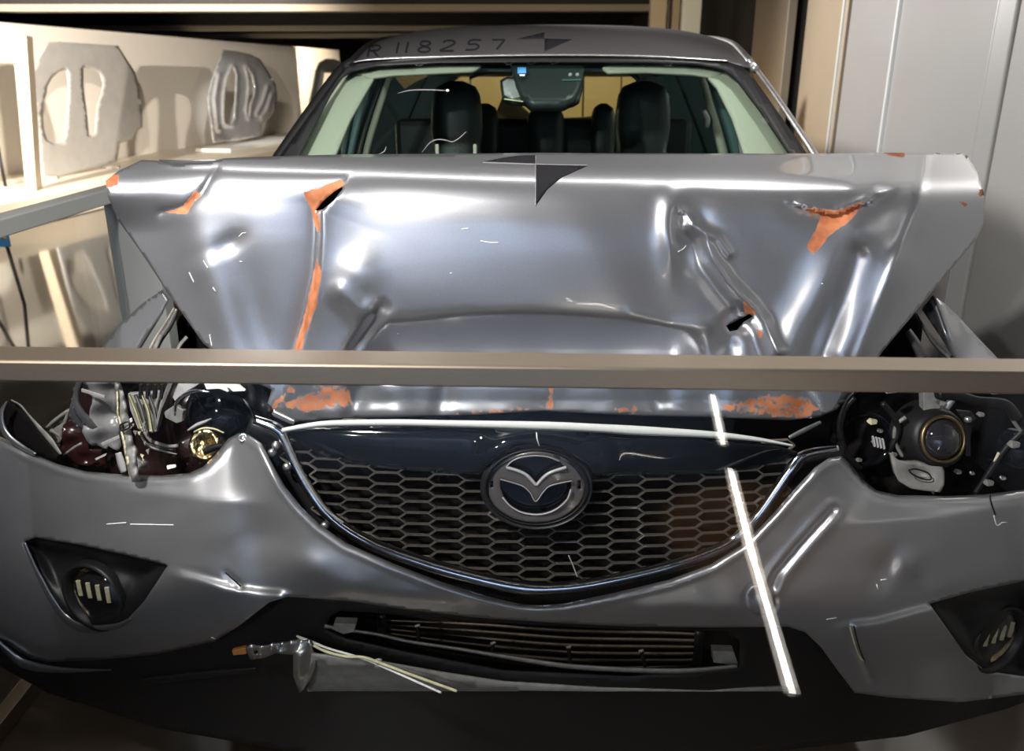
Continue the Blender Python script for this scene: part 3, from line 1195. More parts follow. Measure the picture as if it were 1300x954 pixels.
# scuffs, chips, clip holes on the bumper
for p in ([(135, 666), (160, 664)], [(165, 666), (220, 667)], [(1049, 787), (1062, 785)], [(1118, 737), (1126, 736)], [(1262, 655), (1266, 668), (1272, 664), (1279, 664)],
          [(1113, 742), (1115, 749)], [(959, 771), (977, 772)], [(268, 810), (274, 812)]):
    ribbon('scuff', M['white'], bumper, p, 1.5, lifted(bumper_depth, .0012), .0004, 2, 3, .0004)
for p in ([(1257, 629), (1259, 640), (1264, 654)], [(1084, 795), (1090, 820), (1098, 841)], [(38, 571), (40, 576)], [(286, 727), (297, 737), (306, 745)]):
    ribbon('crack', M['black'], bumper, p, 1.8, lifted(bumper_depth, .001), .0003, 2, 3, .0004)
ribbon('scuff', M['yellowed'], bumper, [(1079, 796), (1084, 815), (1090, 832), (1097, 841)], 2.2, lifted(bumper_depth, .0014), .0004, 2, 3, .0004)
# round towing eye cover
a_ = np.linspace(0, 2 * math.pi, 25)[:-1]
sheet('towing_eye_cover', P_, bumper, [(965 + 18.5 * math.cos(t), 762 + 19.5 * math.sin(t)) for t in a_],
      lambda x, y: bump0(x, y) - .0025 + .004 * np.exp(-(np.hypot(x - 957, y - 756) / 9) ** 4), (), 4, .002)


# ---------------------------------------------------------------- fog lamps
def fog_lamp(hole, cx_, cy_, rx, ry, label):
    cxh = sum(q[0] for q in hole) / len(hole)
    cyh = sum(q[1] for q in hole) / len(hole)
    big = [(cxh + (q[0] - cxh) * 1.05, cyh + (q[1] - cyh) * 1.05) for q in hole]

    def dep(x, y):
        d, _, _ = pdist(x, y, hole, True)
        ins = inside(x, y, hole)
        return bump0(x, y) + .008 + .045 * sstep(0, 22, np.where(ins, d, 0)) - .03 * np.exp(-(np.hypot((x - cx_) / (rx * 1.5), (y - cy_) / (ry * 1.6))) ** 4)
    bez = sheet('fog_lamp_bezel', M['black'], car, big, dep, (), 5, .003)
    bez['label'] = label
    Yc = float(dep(np.array([cx_ * 1.0]), np.array([cy_ * 1.0]))[0])
    c0 = at(cx_, cy_, Yc)
    sc = np.linalg.norm(c0 - EYE) / 1011.1
    ax = np.array([c0[0] * .4, -1, .05])
    R = rx * sc * .98
    lathe('lamp_ring', M['black'], bez, c0, ax, [(R * 1.26, -.01), (R * 1.28, .006), (R * 1.22, .012), (R * 1.12, .008), (R * 1.04, -.004), (R * 1.0, -.016)])
    lathe('lamp_reflector', M['gold'], bez, c0, ax, [(R * 1.0, -.004), (R * .85, -.010), (R * .55, -.014), (R * .25, -.016), (R * .2, -.004), (.0005, -.002)])
    for k in range(4):
        u = (-.6 + .4 * k) * R
        side = np.cross(ax / np.linalg.norm(ax), [0, 0, 1.0]); side /= np.linalg.norm(side)
        q = c0 + side * u + np.array([0, -.004, R * .25])
        box('reflector_facet', M['yellowed'], bez, (q[0] - .0045, q[1], q[2] - R * .35), (q[0] + .0045, q[1] + .004, q[2] + R * .25), .001)
    lathe('lamp_lens', M['clearlens'], bez, c0, ax, [(R * 1.02, -.004), (R * .9, .004), (R * .6, .009), (R * .3, .0115), (.0004, .012)])
    return bez


fog_lamp(FOG_L, 121, 757, 33, 23, 'black fog lamp recess at the left end of the bumper')
fog_lamp(FOG_R, 1266, 811, 31, 24, 'black fog lamp recess at the right end of the bumper')
# painted flanges beside the left recess
ribbon('recess_flange', P_, bumper, [(31, 690), (45, 722), (64, 760), (84, 787), (110, 799), (146, 796), (166, 786)], [5, 6, 7, 9, 10, 8, 4],
       lambda x, y: bump0(x, y) - .003, .004, 4, 4)

# ---------------------------------------------------------------- grille
gp_ = lambda x, z: 1.285 + .10 * (x - .046) ** 2 + .10 * (x - .046) ** 4 + .10 * (z - .62)
gdep = surf_depth(gp_, 1.3)
G_OUT = [(352, 546), (450, 541), (560, 541), (690, 544), (810, 550), (900, 556), (985, 566), (1018, 575), (1006, 597), (985, 628), (958, 662), (930, 690), (890, 708),
         (830, 726), (750, 743), (690, 749), (650, 745), (600, 734), (540, 716), (470, 690), (425, 664), (393, 620), (368, 572)]
grille = sheet('grille', M['dark'], car, G_OUT, lambda x, y: gdep(x, y) + .05, (), 12, .004)
# honeycomb: every cell wall a small bar with depth
bm = bmesh.new()
px_, rz_ = .0555, .0222
hw = .0205            # half length of the flat wall
hx = px_ - hw         # where the slanted walls meet
thk = .0013


def gbar(p, q):
    """p, q: (x, z)"""
    d = np.array(q) - np.array(p)
    L = np.hypot(*d)
    n = np.array([-d[1], d[0]]) / L * thk
    c = []
    for yo in (0, .007):
        for (e, sg) in ((p, 1), (q, 1), (q, -1), (p, -1)):
            x, z = e[0] + n[0] * sg, e[1] + n[1] * sg
            c.append(bm.verts.new((x, gp_(x, z) + yo, z - yo * .15)))
    for f in ((0, 1, 2, 3), (7, 6, 5, 4), (0, 4, 5, 1), (1, 5, 6, 2), (2, 6, 7, 3), (3, 7, 4, 0)):
        bm.faces.new([c[i] for i in f])


def to_px(x, y, z):
    c, s = math.cos(PITCH), math.sin(PITCH)
    d = y * c - (z - 1.54) * s
    v = y * s + (z - 1.54) * c
    return 650 + 1011.1 * x / d, 432 - 1011.1 * v / d


for i in range(-11, 12):
    for j in range(-14, 14):
        x = .046 + i * px_
        z = .78 + j * rz_ + (rz_ / 2 if i % 2 else 0)
        u, v = to_px(x, gp_(x, z), z)
        if not inside(np.array([u]), np.array([v]), G_OUT)[0]:
            continue
        if np.hypot((u - 681) / 62, (v - 619) / 44) < 1:
            continue
        a = (x - hw, z + rz_ / 2); b = (x + hw, z + rz_ / 2)
        cR = (x + px_ - hw, z); cL = (x - px_ + hw, z)
        e = (x + hw, z - rz_ / 2); f = (x - hw, z - rz_ / 2)
        gbar(a, b); gbar(b, cR); gbar(cL, a); gbar(cL, f); gbar(e, cR); gbar(f, e)
bmesh.ops.recalc_face_normals(bm, faces=bm.faces)
me = bpy.data.meshes.new('m'); bm.to_mesh(me); bm.free()
link('honeycomb_mesh', me, mat('grille_plastic', (0.11, 0.10, 0.09), 0.3, 0, .4), grille, False)
# gloss black upper panel with the bulge over the badge
U_OUT = [(354, 546), (450, 541), (560, 541), (690, 544), (810, 550), (900, 556), (985, 566), (1016, 576), (985, 590), (930, 600), (860, 603), (800, 603), (752, 604), (740, 590),
         (722, 577), (700, 570), (681, 568), (660, 571), (640, 580), (624, 592), (612, 603), (560, 600), (480, 594), (425, 585), (385, 566)]


def up_depth(x, y):
    b = gdep(x, y) - .004
    r = np.hypot((x - 681) / 80, (y - 619) / 62)
    b = b - .022 * np.exp(-((r - 1.0) / .22) ** 2)
    e = np.interp(x, [354, 480, 620, 760, 900, 1016], [560, 592, 606, 606, 604, 580])
    return b - .010 + .0006 * softplus(y - (e - 22), 4) + .0011 * softplus(552 + .013 * (x - 400) - y, 3)


sheet('gloss_panel', M['gloss'], grille, U_OUT, up_depth, (), 5, .004)
ribbon('crack', M['white'], grille, [(681, 549), (682, 558), (685, 567)], 1.4, lifted(up_depth, .0015), .0004, 2, 2, .0004)
# satin strip above
ribbon('upper_strip', M['whitemetal'], grille, [(358, 547), (385, 542), (420, 538), (500, 537), (560, 538), (690, 541), (760, 544), (810, 547), (900, 552), (960, 558), (1006, 566)],
       [6, 7, 8, 9, 9, 11, 11, 12, 9, 6, 3], lambda x, y: gdep(x, y) - .018, .004, 4, 6)
ribbon('strip_bracket', M['steel'], grille, [(1002, 556), (1020, 547), (1042, 536)], [5, 6, 4], lambda x, y: gdep(x, y) - .01, .004, 4, 3)
# chrome bow round the lower edge
CH = [(322, 533), (352, 545), (362, 560), (376, 592), (394, 624), (420, 657), (470, 690), (540, 716), (610, 735), (660, 745), (698, 747), (750, 742), (830, 725), (890, 707),
      (932, 688), (962, 657), (986, 623), (1006, 594), (1022, 578), (1065, 569)]


def bow_d(x, y):
    """the bow leans back: its upper edge lies deeper"""
    d, s, t = pdist(x, y, CH)
    return gdep(x, y) - .012 - s * d * .0006


ribbon('chrome_bow', M['chrome'], grille, CH, [12, 15, 13, 13, 14, 15, 17, 18, 18, 18, 16, 16, 16, 17, 18, 18, 16, 15, 13, 8], bow_d, .004, 8, 5)
ribbon('bow_backing', M['black'], grille, [(p[0] + (8 if p[0] > 690 else -8), p[1] + 10) for p in CH], 24, lambda x, y: gdep(x, y) + .012, 0, 2, 6)
ribbon('bow_inner_edge', M['greyplastic'], grille, [(358, 552), (371, 580), (388, 612), (412, 646), (436, 664)], [5, 6, 6, 5, 3], lambda x, y: gdep(x, y) - .014, .003, 3, 4)
for (x, y) in ((364, 593), (350, 566), (412, 668), (345, 575)):
    c0 = at(x, y, float(gdep(np.array([x * 1.0]), np.array([y * 1.0]))[0]) - .012)
    lathe('clip', M['steel'], grille, c0, (0, -1, .3), [(.007, -.01), (.008, 0), (.006, .004), (.002, .005), (.0003, .005)], 14)
# badge
EM = lambda x, y: gdep(x, y) - .026
ell = lambda rx, ry, n=48, cx_=681, cy_=619: [(cx_ + rx * math.cos(t), cy_ + ry * math.sin(t)) for t in np.linspace(0, 2 * math.pi, n + 1)[:-1]]
sheet('badge_backplate', M['gloss'], grille, ell(64, 46), lambda x, y: EM(x, y) + .012, (), 6, .012)
ribbon('badge_rim', M['black'], grille, ell(65, 47.5), 4, lambda x, y: EM(x, y) - .000, .005, 5, 3, .012, True)
up_r = [(642, 594), (650, 586), (662, 581), (680, 579), (697, 581), (710, 586), (719, 595), (703, 600), (692, 606), (681, 617), (670, 606), (659, 600)]
lo_r = [(635, 609), (650, 613), (664, 618), (673, 626), (680, 638), (689, 626), (697, 618), (710, 614), (726, 611), (725, 622), (720, 635), (708, 646), (695, 652), (680, 654),
        (662, 651), (648, 643), (639, 631), (635, 620)]
slots = [[(622.5, 611), (626, 611), (626, 620), (622.5, 620)], [(734, 611), (738, 611), (738, 622), (734, 622)], [(703, 577), (711, 580), (712, 584), (704, 581)]]
sheet('badge_plate', mat('badge_grey', (0.055, 0.05, 0.05), 0.4, 0, .2), grille, ell(62, 45), lambda x, y: EM(x, y) - .004 + .00012 * np.abs(x - 681), [up_r, lo_r] + slots, 2.5, .007)
for p, wd in (([(642, 594), (650, 586), (662, 581), (680, 579), (697, 581), (710, 586)], 2), ([(643, 594), (659, 599), (670, 605), (681, 617)], 5), ([(681, 617), (692, 605), (703, 599), (719, 594)], 5),
              ([(635, 609), (650, 613), (664, 618), (673, 626), (680, 637), (689, 626), (697, 618), (710, 614), (726, 611)], 1.8),
              ([(638, 632), (648, 643), (662, 651), (680, 654), (695, 652), (708, 646), (720, 635), (725, 622)], 3)):
    ribbon('badge_edge', M['palegrey'], grille, p, wd, lambda x, y: EM(x, y) - .004, .003, 3, 2, .001)
ribbon('chip', M['palegrey'], grille, [(722, 706), (727, 717), (733, 733)], 1.6, lambda x, y: gdep(x, y) - .024, .001, 2, 3)

# ---------------------------------------------------------------- lower intake and undertray
lowdep = lambda x, y: bump0(x, y) + .05
valance = sheet('lower_valance', M['black'], car, [(-30, 796), (40, 832), (200, 826), (280, 805), (340, 762), (365, 752), (440, 756), (520, 768), (600, 777), (700, 785), (900, 790), (1000, 790), (1030, 800),
                (1075, 860), (1120, 880), (1300, 872), (1330, 880), (1280, 900), (1150, 935), (900, 965), (650, 975), (400, 960), (200, 925), (60, 880), (-30, 830)],
                lambda x, y: bump0(x, y) + .035 + .0004 * softplus(y - 870, 10),
                [[(412, 800), (420, 782), (432, 776), (470, 778), (600, 790), (800, 800), (925, 802), (940, 815), (938, 848), (800, 860), (640, 853), (520, 830), (440, 812)]], 8, .004)
intake = sheet('intake_back', M['dark'], car, [(400, 766), (950, 790), (955, 866), (800, 872), (500, 850), (400, 820)], lambda x, y: bump0(x, y) + .16, (), 20, .004)
for k in range(6):
    t = k / 5
    ribbon('condenser_slat', M['slat'], intake, [(487, 788 + t * 26), (600, 793 + t * 42), (720, 801 + t * 46), (840, 804 + t * 44), (888, 806 + t * 40)], [3.2, 4.5, 5, 5, 4],
           lambda x, y: bump0(x, y) + .13, .006, 4, 8)
for p in ([(484, 782), (486, 818)], [(888, 803), (884, 852)]):
    ribbon('intake_wall', M['black'], intake, p, 12, lambda x, y: bump0(x, y) + .11, .004, 2, 6)
for p in ([(530, 795), (532, 822)], [(626, 817), (624, 836)], [(722, 822), (724, 846)], [(814, 827), (820, 850)]):
    k = ribbon('intake_clip', M['black'], intake, p, 5, lambda x, y: bump0(x, y) + .05, .004, 3, 4)
    ribbon('clip_head', M['palegrey'], intake, [(p[0][0] - 3, p[0][1] + 1), (p[0][0] + 3, p[0][1] - 1)], 4, lambda x, y: bump0(x, y) + .045, .002, 2, 3)
ribbon('intake_lip', M['greyplastic'], intake, [(412, 795), (440, 800), (480, 806), (520, 815), (580, 824), (640, 834), (720, 846), (800, 851), (870, 852), (936, 846)],
       [6, 5, 5, 5, 5, 6, 7, 7, 7, 5], lambda x, y: bump0(x, y) + .035, .006, 4, 6)
plate('intake_corner', M['greyplastic'], intake, [(424, 792, 1.262), (452, 793, 1.258), (450, 803, 1.258), (436, 806, 1.26), (422, 800, 1.262)], .02)
plate('intake_corner', M['greyplastic'], intake, [(905, 827, 1.28), (932, 828, 1.285), (938, 846, 1.285), (906, 842, 1.28)], .02)
tray = sheet('skid_plate', M['greyplastic'], car, [(395, 832), (430, 836), (480, 842), (560, 856), (640, 868), (760, 876), (900, 878), (1000, 874), (1000, 930), (392, 930), (390, 870)],
             lambda x, y: bump0(x, y) + .025 - .0010 * softplus(866 - y, 3) + .004 * softplus(y - 876, 3), (), 8, .005)
tube('wire', M['yellowed'], tray, [(379, 810, 1.265), (395, 818, 1.25), (415, 828, 1.24), (440, 834, 1.235), (462, 835, 1.23), (490, 845, 1.225), (530, 860, 1.22), (580, 878, 1.22)], .0028)
tube('wire', M['white'], tray, [(377, 808, 1.268), (393, 814, 1.253), (418, 824, 1.243), (446, 832, 1.237), (470, 840, 1.232), (520, 862, 1.222), (560, 880, 1.222)], .0022)
ribbon('wire_clip', M['palegrey'], tray, [(481, 838), (480, 849)], 9, lambda x, y: bump0(x, y) - .006, .003, 3, 3)
# crumpled metal bracket at the left end
brk = sheet('torn_bracket', M['steel'], car, [(311, 824), (318, 819), (330, 822), (350, 818), (368, 815), (392, 813), (400, 835), (396, 862), (380, 880), (372, 858), (372, 832), (350, 830), (335, 836), (318, 838)],
            lambda x, y: bump0(x, y) + .0 + .010 * wob(x, y, 32, 11), [[(322, 827), (328, 826), (328, 831), (322, 832)]], 4, .004)
plate('orange_tab', mat('orange_plastic', (0.42, .17, .04), .5), brk, [(294, 827, 1.29), (312, 823, 1.285), (313, 831, 1.285), (296, 833, 1.29)], .01)
plate('orange_tab', bpy.data.materials['orange_plastic'], brk, [(358, 808, 1.29), (368, 806, 1.285), (370, 812, 1.285), (361, 814, 1.29)], .01)
# splitter under the left corner
ribbon('corner_splitter', P_, car, [(-10, 808), (8, 826), (30, 843), (75, 851), (140, 851)], [6, 9, 12, 8, 2], lambda x, y: bump0(x, y) + .02, .006, 4, 4)
ribbon('undertray_edge', M['black'], car, [(180, 866), (250, 858), (325, 850)], [10, 10, 6], lambda x, y: bump0(x, y) + .03, .006, 4, 6)

# ---------------------------------------------------------------- left headlamp wreck
hl = sheet('headlamp_wreck', M['redblack'], car, [(98, 520), (104, 474), (340, 470), (352, 530), (335, 575), (290, 600), (200, 622), (100, 612), (66, 590), (80, 555)],
           lambda x, y: bump0(x, y) + .20 + .015 * wob(x, y, 60, 21), (), 9, .004)
hl['label'] = 'smashed headlamp at the left of the photo'
# edge of the wing
sheet('wing_edge', P_, hl, [(97, 484), (93, 500), (91, 515), (96, 528), (107, 540), (118, 548), (126, 545), (118, 538), (106, 525), (99, 512), (99, 499), (104, 484)],
      lambda x, y: 1.46 + .0006 * (y - 480), (), 3, .006)
sheet('wing_corner', P_, hl, [(97, 486), (89, 515), (86, 526), (95, 540), (108, 548), (120, 550), (108, 538), (97, 525), (93, 510), (98, 496)],
      lambda x, y: 1.475 + .0006 * (y - 480), (), 3, .005)
sheet('broken_lens', M['lensgrey'], hl, [(106, 485), (147, 486), (149, 510), (151, 540), (154, 566), (150, 573), (143, 570), (137, 566), (136, 571), (124, 566), (116, 566), (110, 560),
      (104, 548), (106, 540), (118, 546), (125, 543), (113, 530), (114, 520), (117, 512), (117, 503), (104, 496)],
      lambda x, y: 1.485 + .008 * wob(x, y, 45, 31) + .0005 * (x - 120), (), 3.5, .003, sharp_edges=True)
plate('broken_edge', M['palegrey'], hl, [(128, 563, 1.46), (151, 553, 1.455), (152, 557, 1.455), (130, 567, 1.46)], .004, .001)
plate('broken_edge', M['palegrey'], hl, [(103, 494, 1.46), (133, 503, 1.465), (133, 506, 1.465), (103, 498, 1.46)], .004, .001)
strut = ribbon('torn_strut', M['greyplastic'], hl, [(148, 484), (153, 505), (157, 530), (160, 550), (165, 575), (169, 595), (172, 612)], [8, 11, 13, 14, 14, 13, 9],
               lambda x, y: bump0(x, y) - .006 - .012 * np.exp(-((y - 600) / 20) ** 2) + .006 * wob(x, y, 18, 41), .006, 4, 3, .006)
ribbon('torn_strut', M['yellowed'], hl, [(148, 486), (149, 505), (150, 525), (154, 545), (159, 570), (163, 590), (167, 610)], [2.5, 3, 3, 3.5, 4, 5, 3],
       lambda x, y: bump0(x, y) - .012 + .004 * wob(x, y, 9, 42), .003, 3, 2, .004)
ribbon('clamp', M['black'], hl, [(152, 540), (162, 536), (164, 543), (154, 547), (152, 540)], 2, lambda x, y: bump0(x, y) - .02, .002, 2, 2)
ribbon('strut_side', M['palegrey'], hl, [(150, 575), (154, 590), (157, 600)], [8, 10, 8], lambda x, y: bump0(x, y) + .01, .003, 3, 3)
# ribbed housing pieces
rib_h = plate('ribbed_housing', M['greyplastic'], hl, [(162, 500, 1.5), (203, 497, 1.52), (206, 505, 1.52), (198, 550, 1.49), (192, 550, 1.485), (175, 545, 1.48), (165, 520, 1.49)], .01)
for k in range(4):
    x = 164 + k * 8
    ribbon('housing_rib', M['greyplastic'] if k % 2 else M['yellowed'], hl, [(x, 502), (x + 8, 522), (x + 17 - k * 2, 548)], [3, 3, 2], 1.478, .004, 3, 4, .006)
plate('housing_fin', M['greyplastic'], hl, [(213, 487, 1.48), (219, 487, 1.485), (205, 520, 1.47), (199, 546, 1.462), (197, 540, 1.462), (203, 512, 1.475)], .02)
for x in (176, 185, 194, 203):
    plate('housing_slot', M['black'], hl, [(x, 488, 1.476), (x + 5, 488, 1.476), (x + 3, 508, 1.472), (x - 1, 506, 1.472)], .01)
for i, p in enumerate(([(176, 548), (183, 560), (200, 568), (222, 572)], [(184, 548), (192, 560), (214, 567), (226, 566)])):
    tube('cable', M['greyplastic'] if i else M['black'], hl, [(q[0], q[1], 1.47) for q in p], .004)
ribbon('housing_band', M['greyplastic'], hl, [(177, 550), (188, 566), (206, 573), (224, 577)], [3, 4, 4, 2], 1.46, .003, 3, 3)
# debris along the strut
rr = random.Random(5)
for k in range(16):
    x, y = rr.uniform(164, 186), rr.uniform(535, 592)
    y = y if x > 164 + (y - 535) * .25 else y - 6
    s = rr.uniform(2, 5)
    plate('shard', M['yellowed'] if k % 3 == 0 else M['greyplastic'], hl, [(x, y, 1.45), (x + s, y + rr.uniform(-2, 2), 1.446), (x + s * .7, y + s * 1.2, 1.444)], .004, 0)
plate('shard', M['white'], hl, [(161, 534, 1.45), (167, 531, 1.45), (168, 536, 1.45), (163, 539, 1.45)], .004)
# dark reflector bowl with the high beam
c0 = at(275., 525., 1.50)
lathe('reflector_bowl', M['gloss'], hl, c0, (-.25, -1, .35), [(.078, -.03), (.074, -.004), (.062, .018), (.045, .032), (.024, .040), (.0005, .042)])
ribbon('bowl_rim', M['chrome'], hl, [(222, 528), (224, 512), (234, 502), (250, 497), (266, 498)], [3, 5, 6, 5, 2], 1.425, .004, 4, 3)
for (x, y) in ((246, 507), (266, 508)):
    lathe('bulb_cap', M['gloss'], hl, at(x * 1., y * 1., 1.435), (-.2, -1, .4), [(.006, -.01), (.0065, 0), (.004, .005), (.0003, .006)], 16)
plate('white_cover', M['white'], hl, [(258, 486, 1.43), (300, 488, 1.425), (311, 497, 1.42), (288, 498, 1.42), (278, 494, 1.42), (262, 495, 1.425)], .01)
plate('white_cover', M['palegrey'], hl, [(226, 487, 1.44), (256, 486, 1.44), (236, 498, 1.432), (222, 510, 1.43), (219, 505, 1.435)], .01)
plate('broken_cover', M['greyplastic'], hl, [(208, 524, 1.455), (222, 515, 1.45), (235, 522, 1.445), (233, 535, 1.445), (224, 538, 1.448), (210, 531, 1.452)], .01)
ribbon('torn_trim', M['palegrey'], hl, [(238, 547), (250, 540), (262, 535), (268, 532)], [2, 5, 4, 2], 1.425, .003, 3, 2)
c1 = at(263., 565., 1.452)
lathe('lamp_barrel', M['gold'], hl, c1, (-.1, -1, .55), [(.036, -.045), (.037, -.01), (.033, .012), (.024, .018), (.022, .012), (.0005, .010)], 36)
ribbon('barrel_band', M['black'], hl, [(258, 575), (272, 569), (284, 566)], 9, 1.402, .004, 3, 3)
ribbon('barrel_rim', M['yellowed'], hl, [(246, 549), (258, 544), (272, 545), (284, 550)], [2, 3, 3, 2], 1.40, .003, 3, 3)
for k in range(14):
    x, y = rr.uniform(234, 286), rr.uniform(552, 592)
    s = rr.uniform(2, 5)
    plate('glass_shard', M['chrome'] if k % 2 else M['gold'], hl, [(x, y, 1.40), (x + s, y + rr.uniform(-3, 1), 1.397), (x + s * .5, y + s * 1.5, 1.394)], .002, 0)
plate('white_tab', M['white'], hl, [(211, 592, 1.41), (222, 591, 1.41), (223, 594, 1.405), (212, 597, 1.405)], .006)
# struts towards the wing
for p in ([(60, 543), (72, 532), (86, 522)], [(64, 546), (74, 552), (82, 560)], [(75, 562), (80, 545), (88, 520)]):
    tube('stay', M['greyplastic'], hl, [(q[0], q[1], 1.54) for q in p], .004)
plate('stay_plate', M['greyplastic'], hl, [(63, 545, 1.545), (83, 532, 1.55), (80, 552, 1.54), (74, 560, 1.54)], .004)
tube('stay', M['greyplastic'], hl, [(82, 578, 1.49), (95, 568, 1.48), (104, 563, 1.48)], .003)
plate('stay_plate', M['palegrey'], hl, [(120, 583, 1.46), (135, 576, 1.46), (134, 579, 1.455), (122, 585, 1.455)], .004)
sheet('red_panel', mat('dark_red_panel', (.028, .008, .009), .3, 0, .4), hl, [(80, 540), (95, 530), (112, 552), (112, 572), (130, 572), (138, 572), (135, 595), (90, 588), (76, 575)],
      lambda x, y: 1.53 + .006 * wob(x, y, 25, 51), (), 6, .004)
# pillar piece and black trunking between lamp and bonnet
sheet('black_trunking', M['black'], hl, [(284, 490), (318, 486), (334, 500), (344, 520), (338, 528), (322, 520), (308, 505)], lambda x, y: 1.44 + .02 * wob(x, y, 28, 61), (), 5, .01)
ribbon('lamp_side', M['greyplastic'], hl, [(308, 503), (316, 520), (321, 540), (322, 556)], [5, 9, 12, 12], 1.50, .01, 4, 4)
ribbon('wing_tab', M['steel'], hl, [(346, 523), (360, 530), (374, 536)], [7, 9, 7], lambda x, y: gdep(x, y) - .01, .005, 4, 3)
# bolt eye on the bumper tip
c2 = at(308., 556., float(bumper_depth(np.array([308.]), np.array([556.]))[0]) - .002)
lathe('bolt_eye', M['steel'], bumper, c2, (0, -.6, .8), [(.009, -.003), (.009, .002), (.005, .002), (.004, -.002), (.0003, -.002)], 18)

# ---------------------------------------------------------------- right headlamp wreck
hr = sheet('headlamp_wreck', M['dark'], car, [(1055, 560), (1064, 520), (1085, 478), (1325, 470), (1325, 640), (1250, 650), (1130, 645), (1085, 605)],
           lambda x, y: bump0(x, y) + .20 + .015 * wob(x, y, 60, 22), (), 9, .004)
hr['label'] = 'gutted headlamp with a round lens at the right of the photo'
c3 = at(1196., 558., 1.42)
axr = (.12, -1, .35)
lathe('projector_housing', M['black'], hr, c3, axr, [(.075, -.06), (.066, -.03), (.058, -.008), (.052, .0), (.045, .002), (.044, -.02)], 40)
lathe('lens_ring', mat('ring_bronze', (.22, .16, .08), .35, .9), hr, c3, axr, [(.047, -.004), (.0475, .004), (.044, .008), (.041, .005), (.0405, -.006)], 48)
lathe('projector_lens', mat('lens_glass_dark', (.02, .02, .024), .03, 0, 1.0, .01), hr, c3, axr, [(.041, -.004), (.037, .006), (.028, .015), (.016, .021), (.0004, .023)], 40)
br_ = sheet('lamp_bracket', M['greyplastic'], hr, [(1131, 575), (1140, 584), (1152, 587), (1166, 590), (1180, 592), (1196, 593), (1199, 598), (1199, 616), (1194, 625), (1180, 624), (1158, 621), (1143, 612), (1137, 600)],
            lambda x, y: 1.40 - .0006 * (y - 580) + .016 * gauss(x, y, 1168, 602, 15, 8, 25), (), 3, .012)
ribbon('bracket_slot', M['black'], hr, [(1154, 597), (1163, 596), (1178, 601), (1182, 609), (1170, 608), (1158, 602), (1154, 597)], 2, 1.378, .001, 2, 2)
plate('lamp_arm', M['black'], hr, [(1215, 522, 1.43), (1235, 524, 1.425), (1240, 532, 1.42), (1232, 540, 1.42), (1233, 580, 1.41), (1227, 580, 1.41), (1227, 540, 1.42)], .01)
lathe('bolt', M['steel'], hr, at(1229., 533., 1.415), (0, -1, .4), [(.006, -.004), (.006, .003), (.0003, .004)], 12)
for (p, r, m) in (([(1300, 545), (1285, 560), (1272, 575), (1262, 590), (1250, 608), (1238, 626)], .005, 'black'),
                  ([(1268, 575), (1258, 596), (1246, 614), (1238, 624)], .0028, 'yellowed'),
                  ([(1120, 512), (1135, 530), (1140, 548), (1134, 562), (1128, 575)], .006, 'black'),
                  ([(1085, 505), (1072, 520), (1066, 545), (1074, 575), (1092, 595)], .006, 'black'),
                  ([(1190, 500), (1215, 503), (1240, 510), (1275, 514), (1290, 530)], .011, 'black'),
                  ([(1215, 498), (1205, 512), (1200, 520)], .007, 'steel'),
                  ([(1230, 508), (1262, 511), (1276, 515), (1286, 534), (1296, 548)], .0035, 'greyplastic'),
                  ([(1150, 530), (1138, 540), (1136, 560), (1146, 580)], .004, 'greyplastic')):
    tube('hose', M[m], hr, [(q[0], q[1], 1.44) for q in p], r, 4, 10)
lathe('round_housing', M['gloss'], hr, at(1098., 558., 1.50), (-.1, -1, .3), [(.062, -.03), (.060, .0), (.050, .012), (.048, -.01), (.03, -.03), (.0004, -.036)], 36)
for (x, y, s, m) in ((1108, 536, 8, 'yellowed'), (1118, 548, 5, 'steel'), (1115, 562, 10, 'palegrey'), (1136, 578, 5, 'greyplastic'), (1146, 568, 4, 'redblack'), (1159, 555, 4, 'redblack'),
                     (1091, 585, 5, 'greyplastic'), (1217, 600, 6, 'greyplastic'), (1235, 602, 4, 'steel'), (1130, 495, 12, 'greyplastic'), (1195, 512, 7, 'steel'), (1262, 498, 7, 'palegrey'),
                     (1246, 527, 6, 'palegrey'), (1288, 565, 10, 'palegrey'), (1256, 614, 8, 'greyplastic'), (1274, 608, 5, 'steel')):
    s *= .8
    plate('lamp_fragment', M['greyplastic' if m == 'palegrey' else m], hr, [(x - s, y + 1, 1.43), (x - s * .3, y - s * .5, 1.425), (x + s, y - s * .25, 1.43), (x + s * .8, y + s * .45, 1.425), (x - s * .4, y + s * .6, 1.42)], .008, .001)
plate('upper_box', M['greyplastic'], hr, [(1172, 499, 1.46), (1204, 500, 1.46), (1192, 520, 1.45), (1173, 526, 1.45)], .02)
for k in range(4):
    plate('connector_fin', M['palegrey'], hr, [(1108 + k * 4, 556 + k, 1.42), (1110 + k * 4, 555 + k, 1.42), (1112 + k * 4, 567 + k, 1.415), (1110 + k * 4, 568 + k, 1.415)], .006, 0)
lathe('side_lamp', M['gloss'], hr, at(1300., 572., 1.45), (.3, -1, .2), [(.04, -.03), (.038, .0), (.03, .012), (.0004, .02)], 28)
# lamp opening seal
ribbon('opening_seal', M['black'], hr, [(1068, 560), (1066, 535), (1075, 510), (1090, 494)], 5, 1.40, .004, 3, 4)

